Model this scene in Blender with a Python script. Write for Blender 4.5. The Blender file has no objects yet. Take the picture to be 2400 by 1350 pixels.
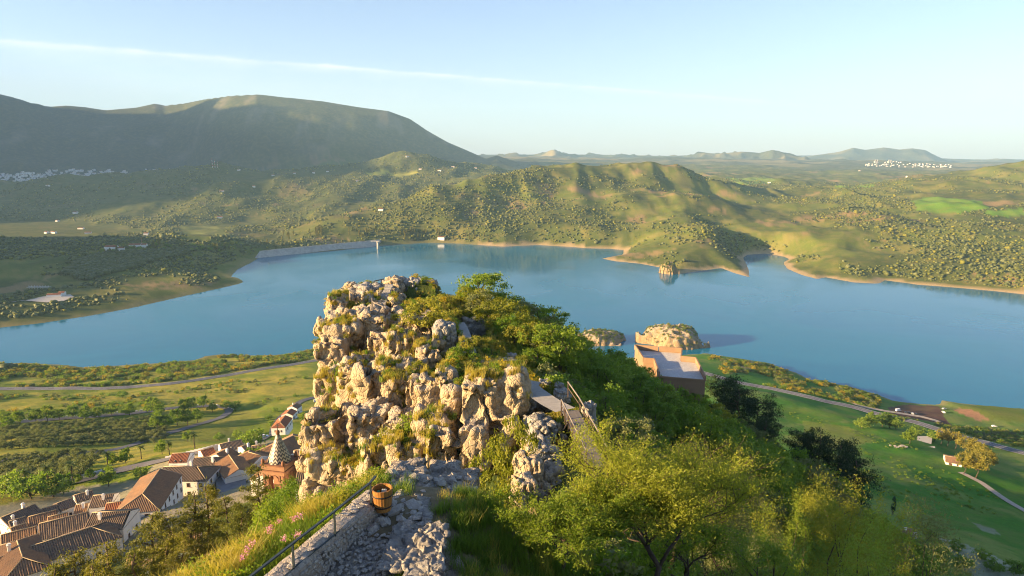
import bpy, bmesh, math, random
import numpy as np
from mathutils import Vector, Matrix, Quaternion, noise as mnoise
R = math.radians
rng = np.random.default_rng(7)
random.seed(7)
sc = bpy.context.scene
# ------------------------------------------------------------------ camera
F_PX, CX, CY, HORIZON = 1600.0, 1200.0, 675.0, 370.0
PITCH = math.atan((CY - HORIZON) / F_PX)
CAMZ = 250.0
cp_, sp_ = math.cos(PITCH), math.sin(PITCH)
cam_d = bpy.data.cameras.new('camera')
cam = bpy.data.objects.new('camera', cam_d)
sc.collection.objects.link(cam)
cam.location = (0, 0, CAMZ)
cam.rotation_euler = (math.pi / 2 - PITCH, 0, 0)
cam_d.sensor_width = 36.0
cam_d.lens = 36.0 * F_PX / 2400.0
cam_d.clip_start = 0.5
cam_d.clip_end = 120000.0
sc.camera = cam
sc.render.resolution_x, sc.render.resolution_y = 1024, 576
# ------------------------------------------------------------------ sun and sky
SUN_AZ, SUN_EL = R(-107), R(12.5)      # azimuth clockwise from the view direction (+Y): low, left, a little behind
S = Vector((math.sin(SUN_AZ) * math.cos(SUN_EL), math.cos(SUN_AZ) * math.cos(SUN_EL), math.sin(SUN_EL)))
sun_d = bpy.data.lights.new('sun', 'SUN')
sun_d.energy = 5.0
sun_d.angle = R(0.53)
sun_d.color = (1.0, 0.68, 0.34)
sun = bpy.data.objects.new('sun', sun_d)
sc.collection.objects.link(sun)
sun.rotation_euler = (-S).to_track_quat('-Z', 'Y').to_euler()
sun.location = (-60, -40, 300)
w = bpy.data.worlds.new('World'); sc.world = w; w.use_nodes = True
nt = w.node_tree; nt.nodes.clear()
wo = nt.nodes.new('ShaderNodeOutputWorld'); bg = nt.nodes.new('ShaderNodeBackground')
sky = nt.nodes.new('ShaderNodeTexSky'); sky.sky_type = 'NISHITA'; sky.sun_disc = False
sky.sun_elevation = SUN_EL; sky.sun_rotation = SUN_AZ % (2 * math.pi)
sky.altitude = 600; sky.air_density = 1.0; sky.dust_density = 0.8; sky.ozone_density = 1.4
bg.inputs['Strength'].default_value = 0.051
# thin high cloud: a long streak and a faint veil, in directions of the sky dome
def wn(t, **kw):
    n = nt.nodes.new(t)
    for k, v in kw.items(): setattr(n, k, v)
    return n
def wmath(op, a, b=None, c=None):
    n = wn('ShaderNodeMath', operation=op)
    for i, s in enumerate((a, b, c)):
        if s is None: continue
        if isinstance(s, (int, float)): n.inputs[i].default_value = s
        else: nt.links.new(s, n.inputs[i])
    return n.outputs[0]
tc = wn('ShaderNodeTexCoord'); sx = wn('ShaderNodeSeparateXYZ'); nt.links.new(tc.outputs['Generated'], sx.inputs[0])
az = wmath('ARCTAN2', sx.outputs[0], sx.outputs[1])
el = wmath('ARCSINE', sx.outputs[2])
cmb = wn('ShaderNodeCombineXYZ')
nt.links.new(wmath('MULTIPLY', az, 5.0), cmb.inputs[0]); nt.links.new(wmath('MULTIPLY', el, 20.0), cmb.inputs[1])
nz = wn('ShaderNodeTexNoise'); nz.inputs['Scale'].default_value = 3.4; nz.inputs['Detail'].default_value = 8; nz.inputs['Roughness'].default_value = 0.6
nt.links.new(cmb.outputs[0], nz.inputs['Vector'])
line = wmath('ADD', wmath('MULTIPLY_ADD', az, -0.075, 0.106), wmath('MULTIPLY', wmath('MULTIPLY', az, az), -0.06))                        # elevation of the streak over azimuth
off = wmath('SUBTRACT', el, wmath('ADD', line, wmath('MULTIPLY', wmath('SUBTRACT', nz.outputs['Fac'], 0.5), 0.006)))
wid = wmath('MULTIPLY_ADD', wmath('SUBTRACT', 0.45, az), 0.0017, 0.0012)
up_ = wmath('EXPONENT', wmath('MULTIPLY', wmath('POWER', wmath('DIVIDE', wmath('MAXIMUM', off, 0.0), wid), 2.0), -1.0))
dn_ = wmath('EXPONENT', wmath('MULTIPLY', wmath('DIVIDE', wmath('MAXIMUM', wmath('MULTIPLY', off, -1.0), 0.0), wid), -0.45))
mr = wn('ShaderNodeMapRange', interpolation_type='SMOOTHSTEP'); nt.links.new(az, mr.inputs[0])
mr.inputs[1].default_value = 0.70; mr.inputs[2].default_value = 0.25; mr.inputs[3].default_value = 0; mr.inputs[4].default_value = 1
fac = wmath('MULTIPLY', wmath('MAXIMUM', wmath('MULTIPLY', up_, dn_), 0.0), wmath('MULTIPLY', mr.outputs[0], wmath('MULTIPLY_ADD', nz.outputs['Fac'], 2.6, -0.65)))
mrv = wn('ShaderNodeMapRange', interpolation_type='SMOOTHSTEP'); nt.links.new(off, mrv.inputs[0])
mrv.inputs[1].default_value = 0.02; mrv.inputs[2].default_value = -0.06; mrv.inputs[3].default_value = 0; mrv.inputs[4].default_value = 0.6
fac2 = wmath('MINIMUM', wmath('ADD', wmath('MAXIMUM', fac, 0.0), wmath('MULTIPLY', mrv.outputs[0], nz.outputs['Fac'])), 1.0)
mix = wn('ShaderNodeMix', data_type='RGBA'); nt.links.new(fac2, mix.inputs[0])
tint = wn('ShaderNodeMix', data_type='RGBA', blend_type='MULTIPLY'); tint.inputs[0].default_value = 1.0; nt.links.new(sky.outputs[0], tint.inputs[6]); tint.inputs[7].default_value = (0.92, 0.875, 1.07, 1)
nt.links.new(tint.outputs[2], mix.inputs[6]); mix.inputs[7].default_value = (4.3, 4.35, 4.45, 1)
nt.links.new(mix.outputs[2], bg.inputs[0]); nt.links.new(bg.outputs[0], wo.inputs[0])
sc.view_settings.view_transform = 'Standard'; sc.view_settings.look = 'None'
sc.view_settings.gamma = 1.0; sc.view_settings.use_curve_mapping = False
sc.view_settings.exposure = 2.38
sc.render.engine = 'CYCLES'
cy = sc.cycles
cy.use_denoising = True
cy.max_bounces = 5; cy.diffuse_bounces = 2; cy.glossy_bounces = 2; cy.transmission_bounces = 3; cy.volume_bounces = 0; cy.transparent_max_bounces = 4
cy.use_adaptive_sampling = True; cy.adaptive_threshold = 0.01; cy.filter_width = 1.1
cy.sample_clamp_indirect = 4.0

# ------------------------------------------------------------------ pixel helpers (2400 x 1350 photograph)
def ray(x, y):
    u = (x - CX) / F_PX; v = (CY - y) / F_PX
    return u, cp_ + v * sp_, v * cp_ - sp_           # X, Y, Z per unit of axis depth
def P(x, y, Y):                                       # point on the ray at ground distance Y ahead
    dx, dy, dz = ray(x, y); k = Y / dy
    return Vector((dx * k, Y, CAMZ + dz * k))
def G(x, y, z=0.0):                                   # point on the ray at height z
    dx, dy, dz = ray(x, y); k = (z - CAMZ) / dz
    return Vector((dx * k, dy * k, z))
# ------------------------------------------------------------------ numpy noise
def _hash(ix, iy, iz, s):
    h = (ix.astype(np.int64) * 374761393 + iy.astype(np.int64) * 668265263 + iz.astype(np.int64) * 2147483647 + s * 1442695041) & 0xffffffff
    h = ((h ^ (h >> 13)) * 1274126177) & 0xffffffff
    h = h ^ (h >> 16)
    return (h & 0xffff) / 32767.5 - 1.0
def vnoise(x, y, z=None, s=0):
    x = np.asarray(x, float); y = np.asarray(y, float)
    if z is None: z = np.zeros_like(x)
    ix, iy, iz = np.floor(x), np.floor(y), np.floor(z)
    fx, fy, fz = x - ix, y - iy, z - iz
    fx = fx * fx * fx * (fx * (fx * 6 - 15) + 10); fy = fy * fy * fy * (fy * (fy * 6 - 15) + 10); fz = fz * fz * fz * (fz * (fz * 6 - 15) + 10)
    flat = not np.any(fz)
    def c(a, b, d): return _hash(ix + a, iy + b, iz + d, s)
    l0 = (c(0,0,0)*(1-fx)+c(1,0,0)*fx)*(1-fy) + (c(0,1,0)*(1-fx)+c(1,1,0)*fx)*fy
    if flat: return l0
    l1 = (c(0,0,1)*(1-fx)+c(1,0,1)*fx)*(1-fy) + (c(0,1,1)*(1-fx)+c(1,1,1)*fx)*fy
    return l0 * (1 - fz) + l1 * fz
def fbm(x, y, z=None, o=4, s=0, g=0.5, ridge=False):
    t = 0; a = 1.0; n = 0
    x = np.asarray(x, float); y = np.asarray(y, float)
    for i in range(o):
        v = vnoise(x, y, z, s + i * 17)
        if ridge: v = 1 - 2 * np.abs(v)
        t = t + a * v; n += a; a *= g
        # rotate a little between octaves
        x, y = (x * 1.62 - y * 1.18) + 3.7, (x * 1.18 + y * 1.62) - 1.3
        if z is not None: z = z * 2.03 + 5.1
    return t / n
def smooth(a, b, x):
    t = np.clip((x - a) / (b - a), 0, 1); return t * t * (3 - 2 * t)

# ------------------------------------------------------------------ scene helpers
COL = sc.collection
def link(o, parent=None):
    COL.objects.link(o)
    if parent is not None: o.parent = parent
    return o
def tag(o, label=None, cat=None, group=None, kind=None):
    if label: o['label'] = label
    if cat: o['category'] = cat
    if group: o['group'] = group
    if kind: o['kind'] = kind
    return o
def empty(name, loc=(0,0,0), rz=0.0):
    o = bpy.data.objects.new(name, None); COL.objects.link(o)
    o.location = loc; o.rotation_euler = (0, 0, rz); o.empty_display_size = 0.2
    return o
def mesh_np(name, V, Fq, mat=None, smooth_=False, mats=None, fmat=None):
    """V (n,3); Fq (m,3) or (m,4) int array"""
    V = np.ascontiguousarray(V, np.float32); Fq = np.ascontiguousarray(Fq, np.int32)
    me = bpy.data.meshes.new(name)
    k = Fq.shape[1]; m = len(Fq)
    me.vertices.add(len(V)); me.vertices.foreach_set('co', V.ravel())
    me.loops.add(m * k); me.loops.foreach_set('vertex_index', Fq.ravel())
    me.polygons.add(m)
    me.polygons.foreach_set('loop_start', np.arange(0, m * k, k, dtype=np.int32))
    try: me.polygons.foreach_set('loop_total', np.full(m, k, np.int32))
    except Exception: pass
    for mm in ([mat] if mat else (mats or [])): me.materials.append(mm)
    if fmat is not None: me.polygons.foreach_set('material_index', np.ascontiguousarray(fmat, np.int32))
    if smooth_: me.polygons.foreach_set('use_smooth', np.ones(m, bool))
    me.update(calc_edges=True); me.validate()
    return me
def obj(name, me, parent=None, loc=None):
    o = bpy.data.objects.new(name, me); link(o, parent)
    if loc is not None: o.location = loc
    return o
class MB:
    """collects simple shapes (mixed polygons) into one mesh"""
    def __init__(s): s.v = []; s.f = []; s.sm = []
    def add(s, vs, fs, sm=False):
        b = len(s.v); s.v += [tuple(v) for v in vs]
        for f in fs: s.f.append(tuple(i + b for i in f)); s.sm.append(sm)
    def box(s, c, d, rz=0.0, M=None):
        x, y, z = d[0] / 2, d[1] / 2, d[2] / 2
        vs = [Vector((a * x, b * y, e * z)) for e in (-1, 1) for b in (-1, 1) for a in (-1, 1)]
        if M is None: M = Matrix.Rotation(rz, 3, 'Z')
        vs = [M @ v + Vector(c) for v in vs]
        s.add(vs, [(0,2,3,1), (4,5,7,6), (0,1,5,4), (2,6,7,3), (0,4,6,2), (1,3,7,5)])
    def beam(s, a, b, wd, h=None, up=Vector((0,0,1))):
        a, b = Vector(a), Vector(b); h = h or wd
        t = (b - a); L = t.length; t.normalize()
        sd = t.cross(up)
        if sd.length < 1e-4: sd = t.cross(Vector((1, 0, 0)))
        sd.normalize(); u = sd.cross(t)
        M = Matrix((sd, t, u)).transposed()
        s.box((a + b) / 2, (wd, L, h), M=M)
    def tube(s, pts, rad, n=8, caps=True):
        pts = [Vector(p) for p in pts]; rads = rad if isinstance(rad, (list, tuple)) else [rad] * len(pts)
        vs = []; fs = []; N = len(pts); ref = None
        for i, p in enumerate(pts):
            t = (pts[min(i + 1, N - 1)] - pts[max(i - 1, 0)]).normalized()
            a = t.cross(Vector((0, 0, 1)) if abs(t.z) < 0.95 else Vector((1, 0, 0))).normalized() if ref is None else (ref - t * ref.dot(t)).normalized()
            ref = a; b = t.cross(a)
            for k in range(n):
                q = 2 * math.pi * k / n; vs.append(p + (a * math.cos(q) + b * math.sin(q)) * rads[i])
        for i in range(N - 1):
            for k in range(n):
                fs.append((i*n+k, i*n+(k+1) % n, (i+1)*n+(k+1) % n, (i+1)*n+k))
        if caps: fs += [tuple(reversed(range(n))), tuple((N-1)*n + k for k in range(n))]
        s.add(vs, fs, True)
    def poly(s, vs): s.add(vs, [tuple(range(len(vs)))])
    def mesh(s, name, mat):
        me = bpy.data.meshes.new(name); me.from_pydata(s.v, [], s.f)
        if mat: me.materials.append(mat)
        me.polygons.foreach_set('use_smooth', s.sm); me.update()
        return me
    def build(s, name, mat, parent=None, loc=None): return obj(name, s.mesh(name, mat), parent, loc)

# ------------------------------------------------------------------ materials
class NT:
    def __init__(s, name):
        s.m = bpy.data.materials.new(name); s.m.use_nodes = True; s.t = s.m.node_tree; s.t.nodes.clear()
        s.out = s.n('ShaderNodeOutputMaterial')
    def n(s, t, ins=None, **kw):
        nd = s.t.nodes.new(t)
        for k, v in kw.items(): setattr(nd, k, v)
        for k, v in (ins or {}).items(): s.set(nd.inputs[k], v)
        return nd
    def set(s, inp, v):
        if isinstance(v, bpy.types.NodeSocket): s.t.links.new(v, inp)
        elif isinstance(v, (tuple, list)) and len(v) == 3 and inp.type == 'RGBA': inp.default_value = (*v, 1)
        else: inp.default_value = v
    def math(s, op, a, b=0.0):
        nd = s.n('ShaderNodeMath', operation=op); s.set(nd.inputs[0], a); s.set(nd.inputs[1], b); return nd.outputs[0]
    def mix(s, f, a, b, mode='MIX'):
        nd = s.n('ShaderNodeMix', data_type='RGBA', blend_type=mode); s.set(nd.inputs[0], f); s.set(nd.inputs[6], a); s.set(nd.inputs[7], b); return nd.outputs[2]
    def noise(s, scale, detail=4, rough=0.55, vec=None, dist=0.0):
        nd = s.n('ShaderNodeTexNoise', {'Scale': scale, 'Detail': detail, 'Roughness': rough, 'Distortion': dist})
        if vec is not None: s.set(nd.inputs['Vector'], vec)
        return nd.outputs['Fac']
    def ramp(s, f, lo, hi, a=0.0, b=1.0):
        nd = s.n('ShaderNodeMapRange', {0: f, 1: lo, 2: hi, 3: a, 4: b}); return nd.outputs[0]
    def pos(s): return s.n('ShaderNodeNewGeometry').outputs['Position']
    def objco(s): return s.n('ShaderNodeTexCoord').outputs['Object']
    def bump(s, h, strength=0.5, dist=0.1):
        return s.n('ShaderNodeBump', {'Height': h, 'Strength': strength, 'Distance': dist}).outputs[0]
    def bsdf(s, col, rough=0.8, normal=None, **kw):
        nd = s.n('ShaderNodeBsdfPrincipled', {'Base Color': col, 'Roughness': rough, 'Specular IOR Level': kw.pop('spec', 0.3)})
        for k, v in kw.items(): s.set(nd.inputs[k], v)
        if normal is not None: s.set(nd.inputs['Normal'], normal)
        return nd.outputs[0]
    def done(s, sh): s.t.links.new(sh, s.out.inputs[0]); return s.m
def mat_simple(name, c, rough=0.7, var=0.25, scale=3.0, bump=0.0, bscale=20, bdist=0.02, world=False, metal=0.0):
    m = NT(name); co = m.pos() if world else m.objco()
    f = m.noise(scale, 6, 0.6, co)
    lo = tuple(x * (1 - var) for x in c); hi = tuple(min(1, x * (1 + var)) for x in c)
    rnd = m.n('ShaderNodeObjectInfo').outputs['Random']
    col = m.mix(m.ramp(f, 0.3, 0.7), lo, hi)
    col = m.mix(m.ramp(rnd, 0, 1, 0, 0.35), col, tuple(x * 0.72 for x in c))
    nrm = m.bump(m.noise(bscale, 5, 0.6, co), bump, bdist) if bump else None
    return m.done(m.bsdf(col, rough, nrm, Metallic=metal))
# ================================================================== terrain: one height sheet, shaped from surveyed points
LAKE_PX = [(-900,890),(-300,800),(0,768),(100,757),(200,742),(300,724),(380,706),(450,690),(520,675),(566,664),(572,660),(560,652),(542,648),(556,632),(590,615),(608,603),
    (700,595),(800,586),(850,580),(880,577),(905,575),(930,573),(1000,569),(1060,570),(1120,574),(1180,578),(1260,574),(1330,578),(1380,582),(1430,583),(1462,586),
    (1460,597),(1410,606),(1440,612),(1500,618),(1552,628),(1575,644),(1600,640),(1650,634),(1690,628),(1720,640),(1757,650),(1756,635),(1748,615),(1742,604),(1752,597),(1795,594),(1835,601),(1850,607),
    (1835,615),(1845,630),(1880,645),(1915,654),(1935,650),(2000,662),(2060,665),(2075,657),(2150,667),(2250,675),(2330,682),(2400,690),(2700,725),(3300,770),
    (3600,1010),(2700,985),(2400,958),(2330,952),(2250,945),(2208,938),(2200,948),(2150,946),(2090,938),(2060,925),(1990,905),(1900,890),(1870,875),(1800,850),(1720,838),(1655,828),
    (1560,834),(1470,838),(1380,838),(1100,830),(800,815),(742,810),(715,826),(640,832),(580,833),(520,830),(480,835),(460,843),(380,850),(250,858),(215,863),(150,855),(60,850),(0,852),(-400,862),(-1100,960)]
LAKE = np.array([G(x, y, 0.0)[:2] for x, y in LAKE_PX])
def lake_sd(X, Y):
    """signed distance to the shore: positive on land"""
    X = np.asarray(X, float).ravel(); Y = np.asarray(Y, float).ravel()
    out = np.empty(len(X))
    A = LAKE; B = np.roll(LAKE, -1, 0)
    for i0 in range(0, len(X), 40000):
        px = X[i0:i0+40000, None]; py = Y[i0:i0+40000, None]
        ex = (B - A)[:, 0]; ey = (B - A)[:, 1]
        t = np.clip(((px - A[:, 0]) * ex + (py - A[:, 1]) * ey) / (ex * ex + ey * ey), 0, 1)
        d = np.sqrt(((px - A[:, 0] - t * ex) ** 2 + (py - A[:, 1] - t * ey) ** 2).min(1))
        cond = (A[:, 1] > py) != (B[:, 1] > py)
        xi = A[:, 0] + (py - A[:, 1]) / np.where(ey == 0, 1e-9, ey) * ex
        ins = ((px < xi) & cond).sum(1) % 2 == 1
        out[i0:i0+40000] = np.where(ins, -d, d)
    return out
# visible points: (x, y, Y ahead)
VIS = [
 # tongue of land at the left with the white villas
 (0,610,1450),(150,600,1500),(250,586,1550),(350,574,1650),(450,571,1750),(540,577,1790),(585,590,1775),(100,690,1180),(0,700,1150),(300,655,1330),(450,635,1480),(200,650,1330),(-250,640,1400),(-250,720,1120),
 # wooded hills behind it
 (100,545,2400),(300,520,2600),(450,500,2800),(600,530,2500),(100,470,3100),(300,440,3300),(400,418,3450),(500,391,3600),(560,396,3650),(620,403,3700),(760,406,3700),(830,402,3800),(0,456,3200),(100,432,3300),(200,425,3400),(-300,450,3200),(-300,560,2300),(0,560,2300),
 (450,540,2450),(700,470,3100),(700,530,2550),(850,440,3400),(850,485,2850),(780,505,2650),
 (950,362,4200),(900,378,4150),(1010,380,4200),(900,405,3800),(1000,425,3600),(1080,388,4500),(1100,410,3900),(820,395,4300),
 # town plain
 (0,434,5300),(150,416,5700),(300,403,6000),(-300,440,5300),(420,398,6000),(600,398,6100),
 # centre hill
 (680,552,2080),(760,521,2170),(850,505,2230),(900,490,2270),(950,470,2350),(1000,455,2420),(1100,425,2620),(1200,409,2770),(1300,403,2850),(1400,400,2880),(1500,388,2930),(1560,393,2900),(1620,410,2850),(1680,425,2800),
 (760,556,2030),(900,545,2050),(1000,520,2130),(1100,500,2260),(1200,480,2380),(1100,550,2020),(1250,540,2080),(1330,500,2250),(1400,460,2500),(1380,545,2020),(1480,520,2130),(1480,450,2560),(1560,470,2350),(1540,520,2050),
 (1550,555,1880),(1600,545,1880),(1530,585,1740),(1620,580,1700),(1580,600,1640),(1670,600,1620),(1720,625,1520),(1500,605,1680),(1445,603,1700),
 # dark valley and inlet behind the spit
 (1650,520,2080),(1700,490,2300),(1700,540,1970),(1740,570,1830),(1650,460,2600),(1780,540,2000),
 # right of the inlet
 (1800,580,1790),(1850,560,1850),(1850,520,2200),(1800,455,2900),(1900,470,2650),(1900,535,2050),(1960,505,2200),(2000,560,1780),(1900,600,1640),(1960,585,1660),(1960,620,1510),(1900,630,1520),
 (2050,610,1530),(2040,640,1440),(2100,570,1720),(2150,545,1850),(2060,530,1980),(2130,610,1530),(2200,590,1580),(2300,570,1650),(2400,585,1560),(2200,630,1440),(2300,640,1390),(2400,655,1330),(2700,670,1250),(2700,600,1400),
 (2120,485,2350),(2200,465,2550),(2300,485,2300),(2400,500,2150),(2250,520,2020),(2350,540,1900),(2150,520,2050),
 (2250,432,2950),(2400,388,3400),(2300,402,3500),(2200,418,3700),(2050,440,3800),(2000,455,3100),(2400,440,2800),(2700,380,3300),(2700,480,2300),
 # far plain
 (1750,425,4300),(1900,432,4000),(1850,445,3500),(2000,432,4600),(1700,412,5200),(1900,408,5800),(2150,410,5600),(1600,390,7000),(1800,395,7000),(2000,398,7000),(2070,384,8200),(2200,396,7500),(2300,392,8500),(2400,395,7800),
 (1300,380,8500),(1450,378,9000),(1600,375,11000),(1900,378,12000),(2200,386,12000),(2400,387,12500),(1200,384,7500),(1180,372,11000),(2600,388,11000),
]
# hidden or chosen points: (x of the column, Y ahead, z)
HID = [
 (0,2000,14),(200,2080,14),(400,2150,12),(550,2150,6),(650,2200,2),(700,2350,18),(0,4200,55),(200,4300,55),(400,4400,60),(600,4600,80),(-300,4200,60),
 (820,2500,38),(900,2600,45),(1000,2850,60),(1100,3200,90),(1200,3500,110),(1350,3700,115),(1500,3800,120),(1650,3600,115),(800,5000,110),(1000,5200,130),(1200,5600,130),(1400,5800,120),(1600,5600,110),
 (2400,4500,140),(2200,4700,120),(2700,4500,150),
 (600,7000,150),(-300,7500,200),(0,7500,200),(300,7500,200),(900,7500,180),(1500,14000,170),(600,14000,200),(2200,15000,180),(0,14000,200),
 (1200,21000,160),(300,21000,200),(2100,21000,160),(2700,15000,180),(-600,15000,200),(-900,5000,160),(-900,2500,130),(3300,3000,150),(3300,6000,180),(3300,1800,80),
]
pts = []
for x, y, Y in VIS: pts.append(tuple(P(x, y, Y)))
for x, Y, z in HID:
    u = (x - CX) / F_PX; pts.append((u * Y / 1.0, Y, z))
def C(x, y, Y, dz=0.0):
    p = P(x, y, Y); pts.append((p.x, p.y, p.z + dz))
for a in [(-1900,1250,300),(-2150,1000,280),(-1800,1650,220),(-2600,1300,200),(-1500,1500,90)]: pts.append(a)  # hill out of view, added to shade the left peninsula
# --- near shore, left
for x, y, z in [(0,912,22),(200,914,22),(440,895,20),(740,850,16),(600,870,18),(100,880,10),(350,872,9),(540,845,9),(640,850,10),(0,875,10),(-300,900,18),
                (0,990,52),(200,985,48),(400,965,42),(540,960,40),(300,940,34),(100,945,35),(600,930,36),(735,940,44),(700,900,28),(-300,1000,60),
                (0,1085,92),(200,1062,86),(380,1015,66),(520,990,52),(620,1020,62),(660,1000,62),(100,1030,72),(300,1030,72),(450,1040,84),(690,965,50)]:
    pts.append(tuple(G(x, y, z)))
# --- village ledge and slope under it  (x column, Y, z)
for x, Y, z in [(-350,130,158),(-100,160,150),(-350,220,128),(0,150,156),(0,185,147),(150,160,155),(150,200,142),(300,170,156),(300,210,144),(430,190,150),(430,225,142),(430,280,124),(560,195,152),(560,250,138),(560,300,120),(680,200,152),(680,260,138),(680,320,114),(250,250,122),(100,250,118),
                (20,112,164),(200,112,168),(350,105,176),(500,105,182),(620,110,184),(-300,95,172),(350,80,190),(500,78,196),(200,80,184),(50,80,178),(620,80,198),(690,92,196)]:
    pts.append(((x - CX) / F_PX * Y * 1.0, Y, z))
def XYZ(x, y, z): pts.append((x, y, z))
# --- castle platform under the camera, bank, ridge
for a in [(0,0,242),(-3,6,242),(4,4,241.6),(-2.2,10,241.9),(-2.5,13,241.95),(-1.5,14.5,242.0),(-0.6,16.5,241.1),(-3.8,11,241.7),(-4.9,9.5,241.7),(-4.3,14,241.9),(-5.6,12,241.8),(-6.6,9.5,241.7),(-3.6,16.2,241.5),
          (-5.4,15.5,240.8),(-7.3,13,240.4),(-9.3,11,239.8),(-4.0,18.5,240.3),(-9,18,230),(-13,14,229),(-16,20,220),(-22,26,208),(-12,24,224),(-6,25,231),(-8,32,222),(-20,40,202),(-14,46,206),(-34,50,192),(-30,30,200),(-40,24,196),(-18,6,230),(-30,0,215),(-60,30,178),(-60,0,180),
          (-1,13,241.6),(0,13.5,241.05),(1.5,13.6,240.3),(1.2,10,240.8),(0.3,11.5,241.1),(3,11,239.6),(3.2,15,239.2),(0.6,17.5,239.0),(-1.5,19,238.8),(4,19,237.2),(6,15,237.0),(6,23,233.5),(9,19,233.5),(2,24,233.5),(-2,24,232.5),(0,30,230),(3.5,32,230),(5,38,228.3),(6,44,227.6),(9,11,235.5),(13,12,231.5),(13,22,228.5),(18,18,225),(10,30,227.5),(22,30,217),(12,42,222),(30,22,214),(24,10,222),(30,0,220),(45,20,203),(70,10,185),
          ]: XYZ(*a)
# ridge behind the crag: terraces, path
for a in [(0,50,224.5),(-6,50,222.5),(-11,54,219),(-16,56,213),(2,57,228.0),(3.5,58,228.6),(1.5,63,228.6),(-2,66,227.5),(-7,66,227),(-12,66,226),(-17,68,222),(-25,66,204),(-33,78,194),(-24,78,214),(0,74,226.8),(-5,76,227),(-12,76,228.5),(-18,80,229),(-24,90,226),(-34,96,200),(-44,92,186),
          (-2,88,226.4),(-8,90,228.5),(-16,96,229.3),(-24,104,228.5),(-20,112,229.2),(-28,112,226),(-40,116,204),(-9,106,228),(-14,120,227.8),(-24,124,226),(-4,120,222.5),(-18,135,215),(-34,132,206),(-6,140,205),(-50,140,176),(-20,165,190),(5,165,190),(0,200,170),(-30,200,165),(0,300,110),(-40,320,100),(0,450,55),(30,600,30),
          (4,70,225.6),(9,62,224.2),(6,84,222.8),(8,100,219.8),(4,112,220),(14,80,217),(16,62,218),(20,100,211.5),(24,70,210),(26,120,206),(21,130,206.5),(32,128,201),(34,90,203.5),(28,142,197.5),(36,146,195.5),(42,150,194.5),(22,142,203),(44,165,190),(36,75,199.5),(46,110,195.5),(60,120,186),(60,160,178),(50,70,190),(66,90,178),(34,48,206),(50,45,193),
          (80,110,167),(90,150,158),(80,200,150),(100,200,140),(60,230,148),(110,150,145),(120,110,148),(100,60,162),(140,80,146),(60,320,100),(100,260,118),(150,200,112),(160,130,128),(200,150,112),(200,90,125),(260,120,110),(300,60,110)]: XYZ(*a)
# --- field, farm, road and shore at the right
for x, y, z in [(1750,905,22),(1900,935,24),(2050,975,26),(2200,1010,27),(2400,1060,30),(1680,880,24),(2700,1120,34),
                (1800,870,11),(1950,905,10),(2050,935,10),(2150,965,14),(2300,985,12),(2400,985,10),(2320,960,12),(2250,975,13),
                (1850,960,36),(2000,990,40),(1900,1000,48),(2100,1060,56),(2230,1085,54),(2300,1130,58),(2400,1180,62),(2100,1150,82),(2250,1200,82),(2400,1250,86),(2000,1100,70),(2150,1260,110),(2300,1320,112),(2060,1200,100),(2600,1200,60),(2400,1110,44),(2600,1330,90),(1800,930,36)]:
    pts.append(tuple(G(x, y, z)))
pts = np.array(pts, float)
def logpolar(x, y): return np.arctan2(x, y), np.log(np.maximum(np.hypot(x, y), 3.0))
ct, cr = logpolar(pts[:, 0], pts[:, 1]); cz = pts[:, 2]
def kern(d2): return np.sqrt(d2 + 0.0016)
_n = len(pts)
A_ = np.zeros((_n + 3, _n + 3)); A_[:_n, :_n] = kern((ct[:, None] - ct) ** 2 + (cr[:, None] - cr) ** 2) + 1e-4 * np.eye(_n)
A_[:_n, _n] = 1; A_[:_n, _n+1] = ct; A_[:_n, _n+2] = cr; A_[_n:, :_n] = A_[:_n, _n:].T
W_ = np.linalg.solve(A_, np.concatenate([cz, np.zeros(3)]))
def rbf(t, l):
    out = np.empty(len(t))
    for i in range(0, len(t), 20000):
        tt = t[i:i+20000, None]; ll = l[i:i+20000, None]
        out[i:i+20000] = kern((tt - ct) ** 2 + (ll - cr) ** 2) @ W_[:_n] + W_[_n] + W_[_n+1] * tt[:, 0] + W_[_n+2] * ll[:, 0]
    return out
# distant ranges and one added massif: crest lines (x px, y px, Y ahead) with a front and a back slope
RANGES = [
 ([(-7600,700,800),(-7000,1300,1400),(-6800,2000,1600),(-6600,3000,1600),(-6500,3800,1640),(-6500,4700,1780),(-6800,5600,1740),(-7300,6300,1400)], 1500, 3000, 40),  # unseen massif left of view, added to cast shade on mountain and hills
 ([(-1500,200,5600),(-1000,95,5600),(-700,110,5900),(-450,150,6100),(-250,185,6300),(-100,195,6300),(0,219,6500),(30,226,6550),(60,237,6650),(120,250,6900),(155,246,7000),(250,257,7100),(320,252,7200),(362,242,7300),(385,247,7300),(430,242,7200),(480,232,6900),(540,224,6700),(600,221,6600),(680,228,6650),(760,238,6700),(840,250,6750),(910,259,6800),(960,278,6850),(1000,305,6900),(1050,333,6950),(1100,355,7000),(1140,372,7050),(1165,364,7100),(1200,376,7150),(1240,392,7200),(1300,410,7300)], 1500, 2600, 26),
 ([(1120,362,13000),(1250,362,13000),(1300,352,12500),(1330,362,12600),(1400,362,13500),(1500,364,13500),(1600,366,13000),(1650,357,12000),(1680,360,12000),(1740,355,11500),(1780,358,11500),(1810,351,11000),(1850,360,10800),(1890,372,10800),(1930,385,10900)], 1300, 2600, 110),
 ([(1860,372,14000),(1920,362,14000),(1960,357,14000),(2000,346,14000),(2030,351,14000),(2070,345,14000),(2110,350,14000),(2140,347,14000),(2170,352,14000),(2200,368,14000),(2230,380,14000),(2270,378,14500),(2330,384,14500),(2420,388,14500),(2700,384,14500)], 1900, 3000, 30),
 ([(1000,372,19000),(1200,364,19000),(1500,368,19000),(1900,364,19000),(2100,374,19000),(2300,380,19000),(2500,383,19000)], 3000, 4000, 60),
]
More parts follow.
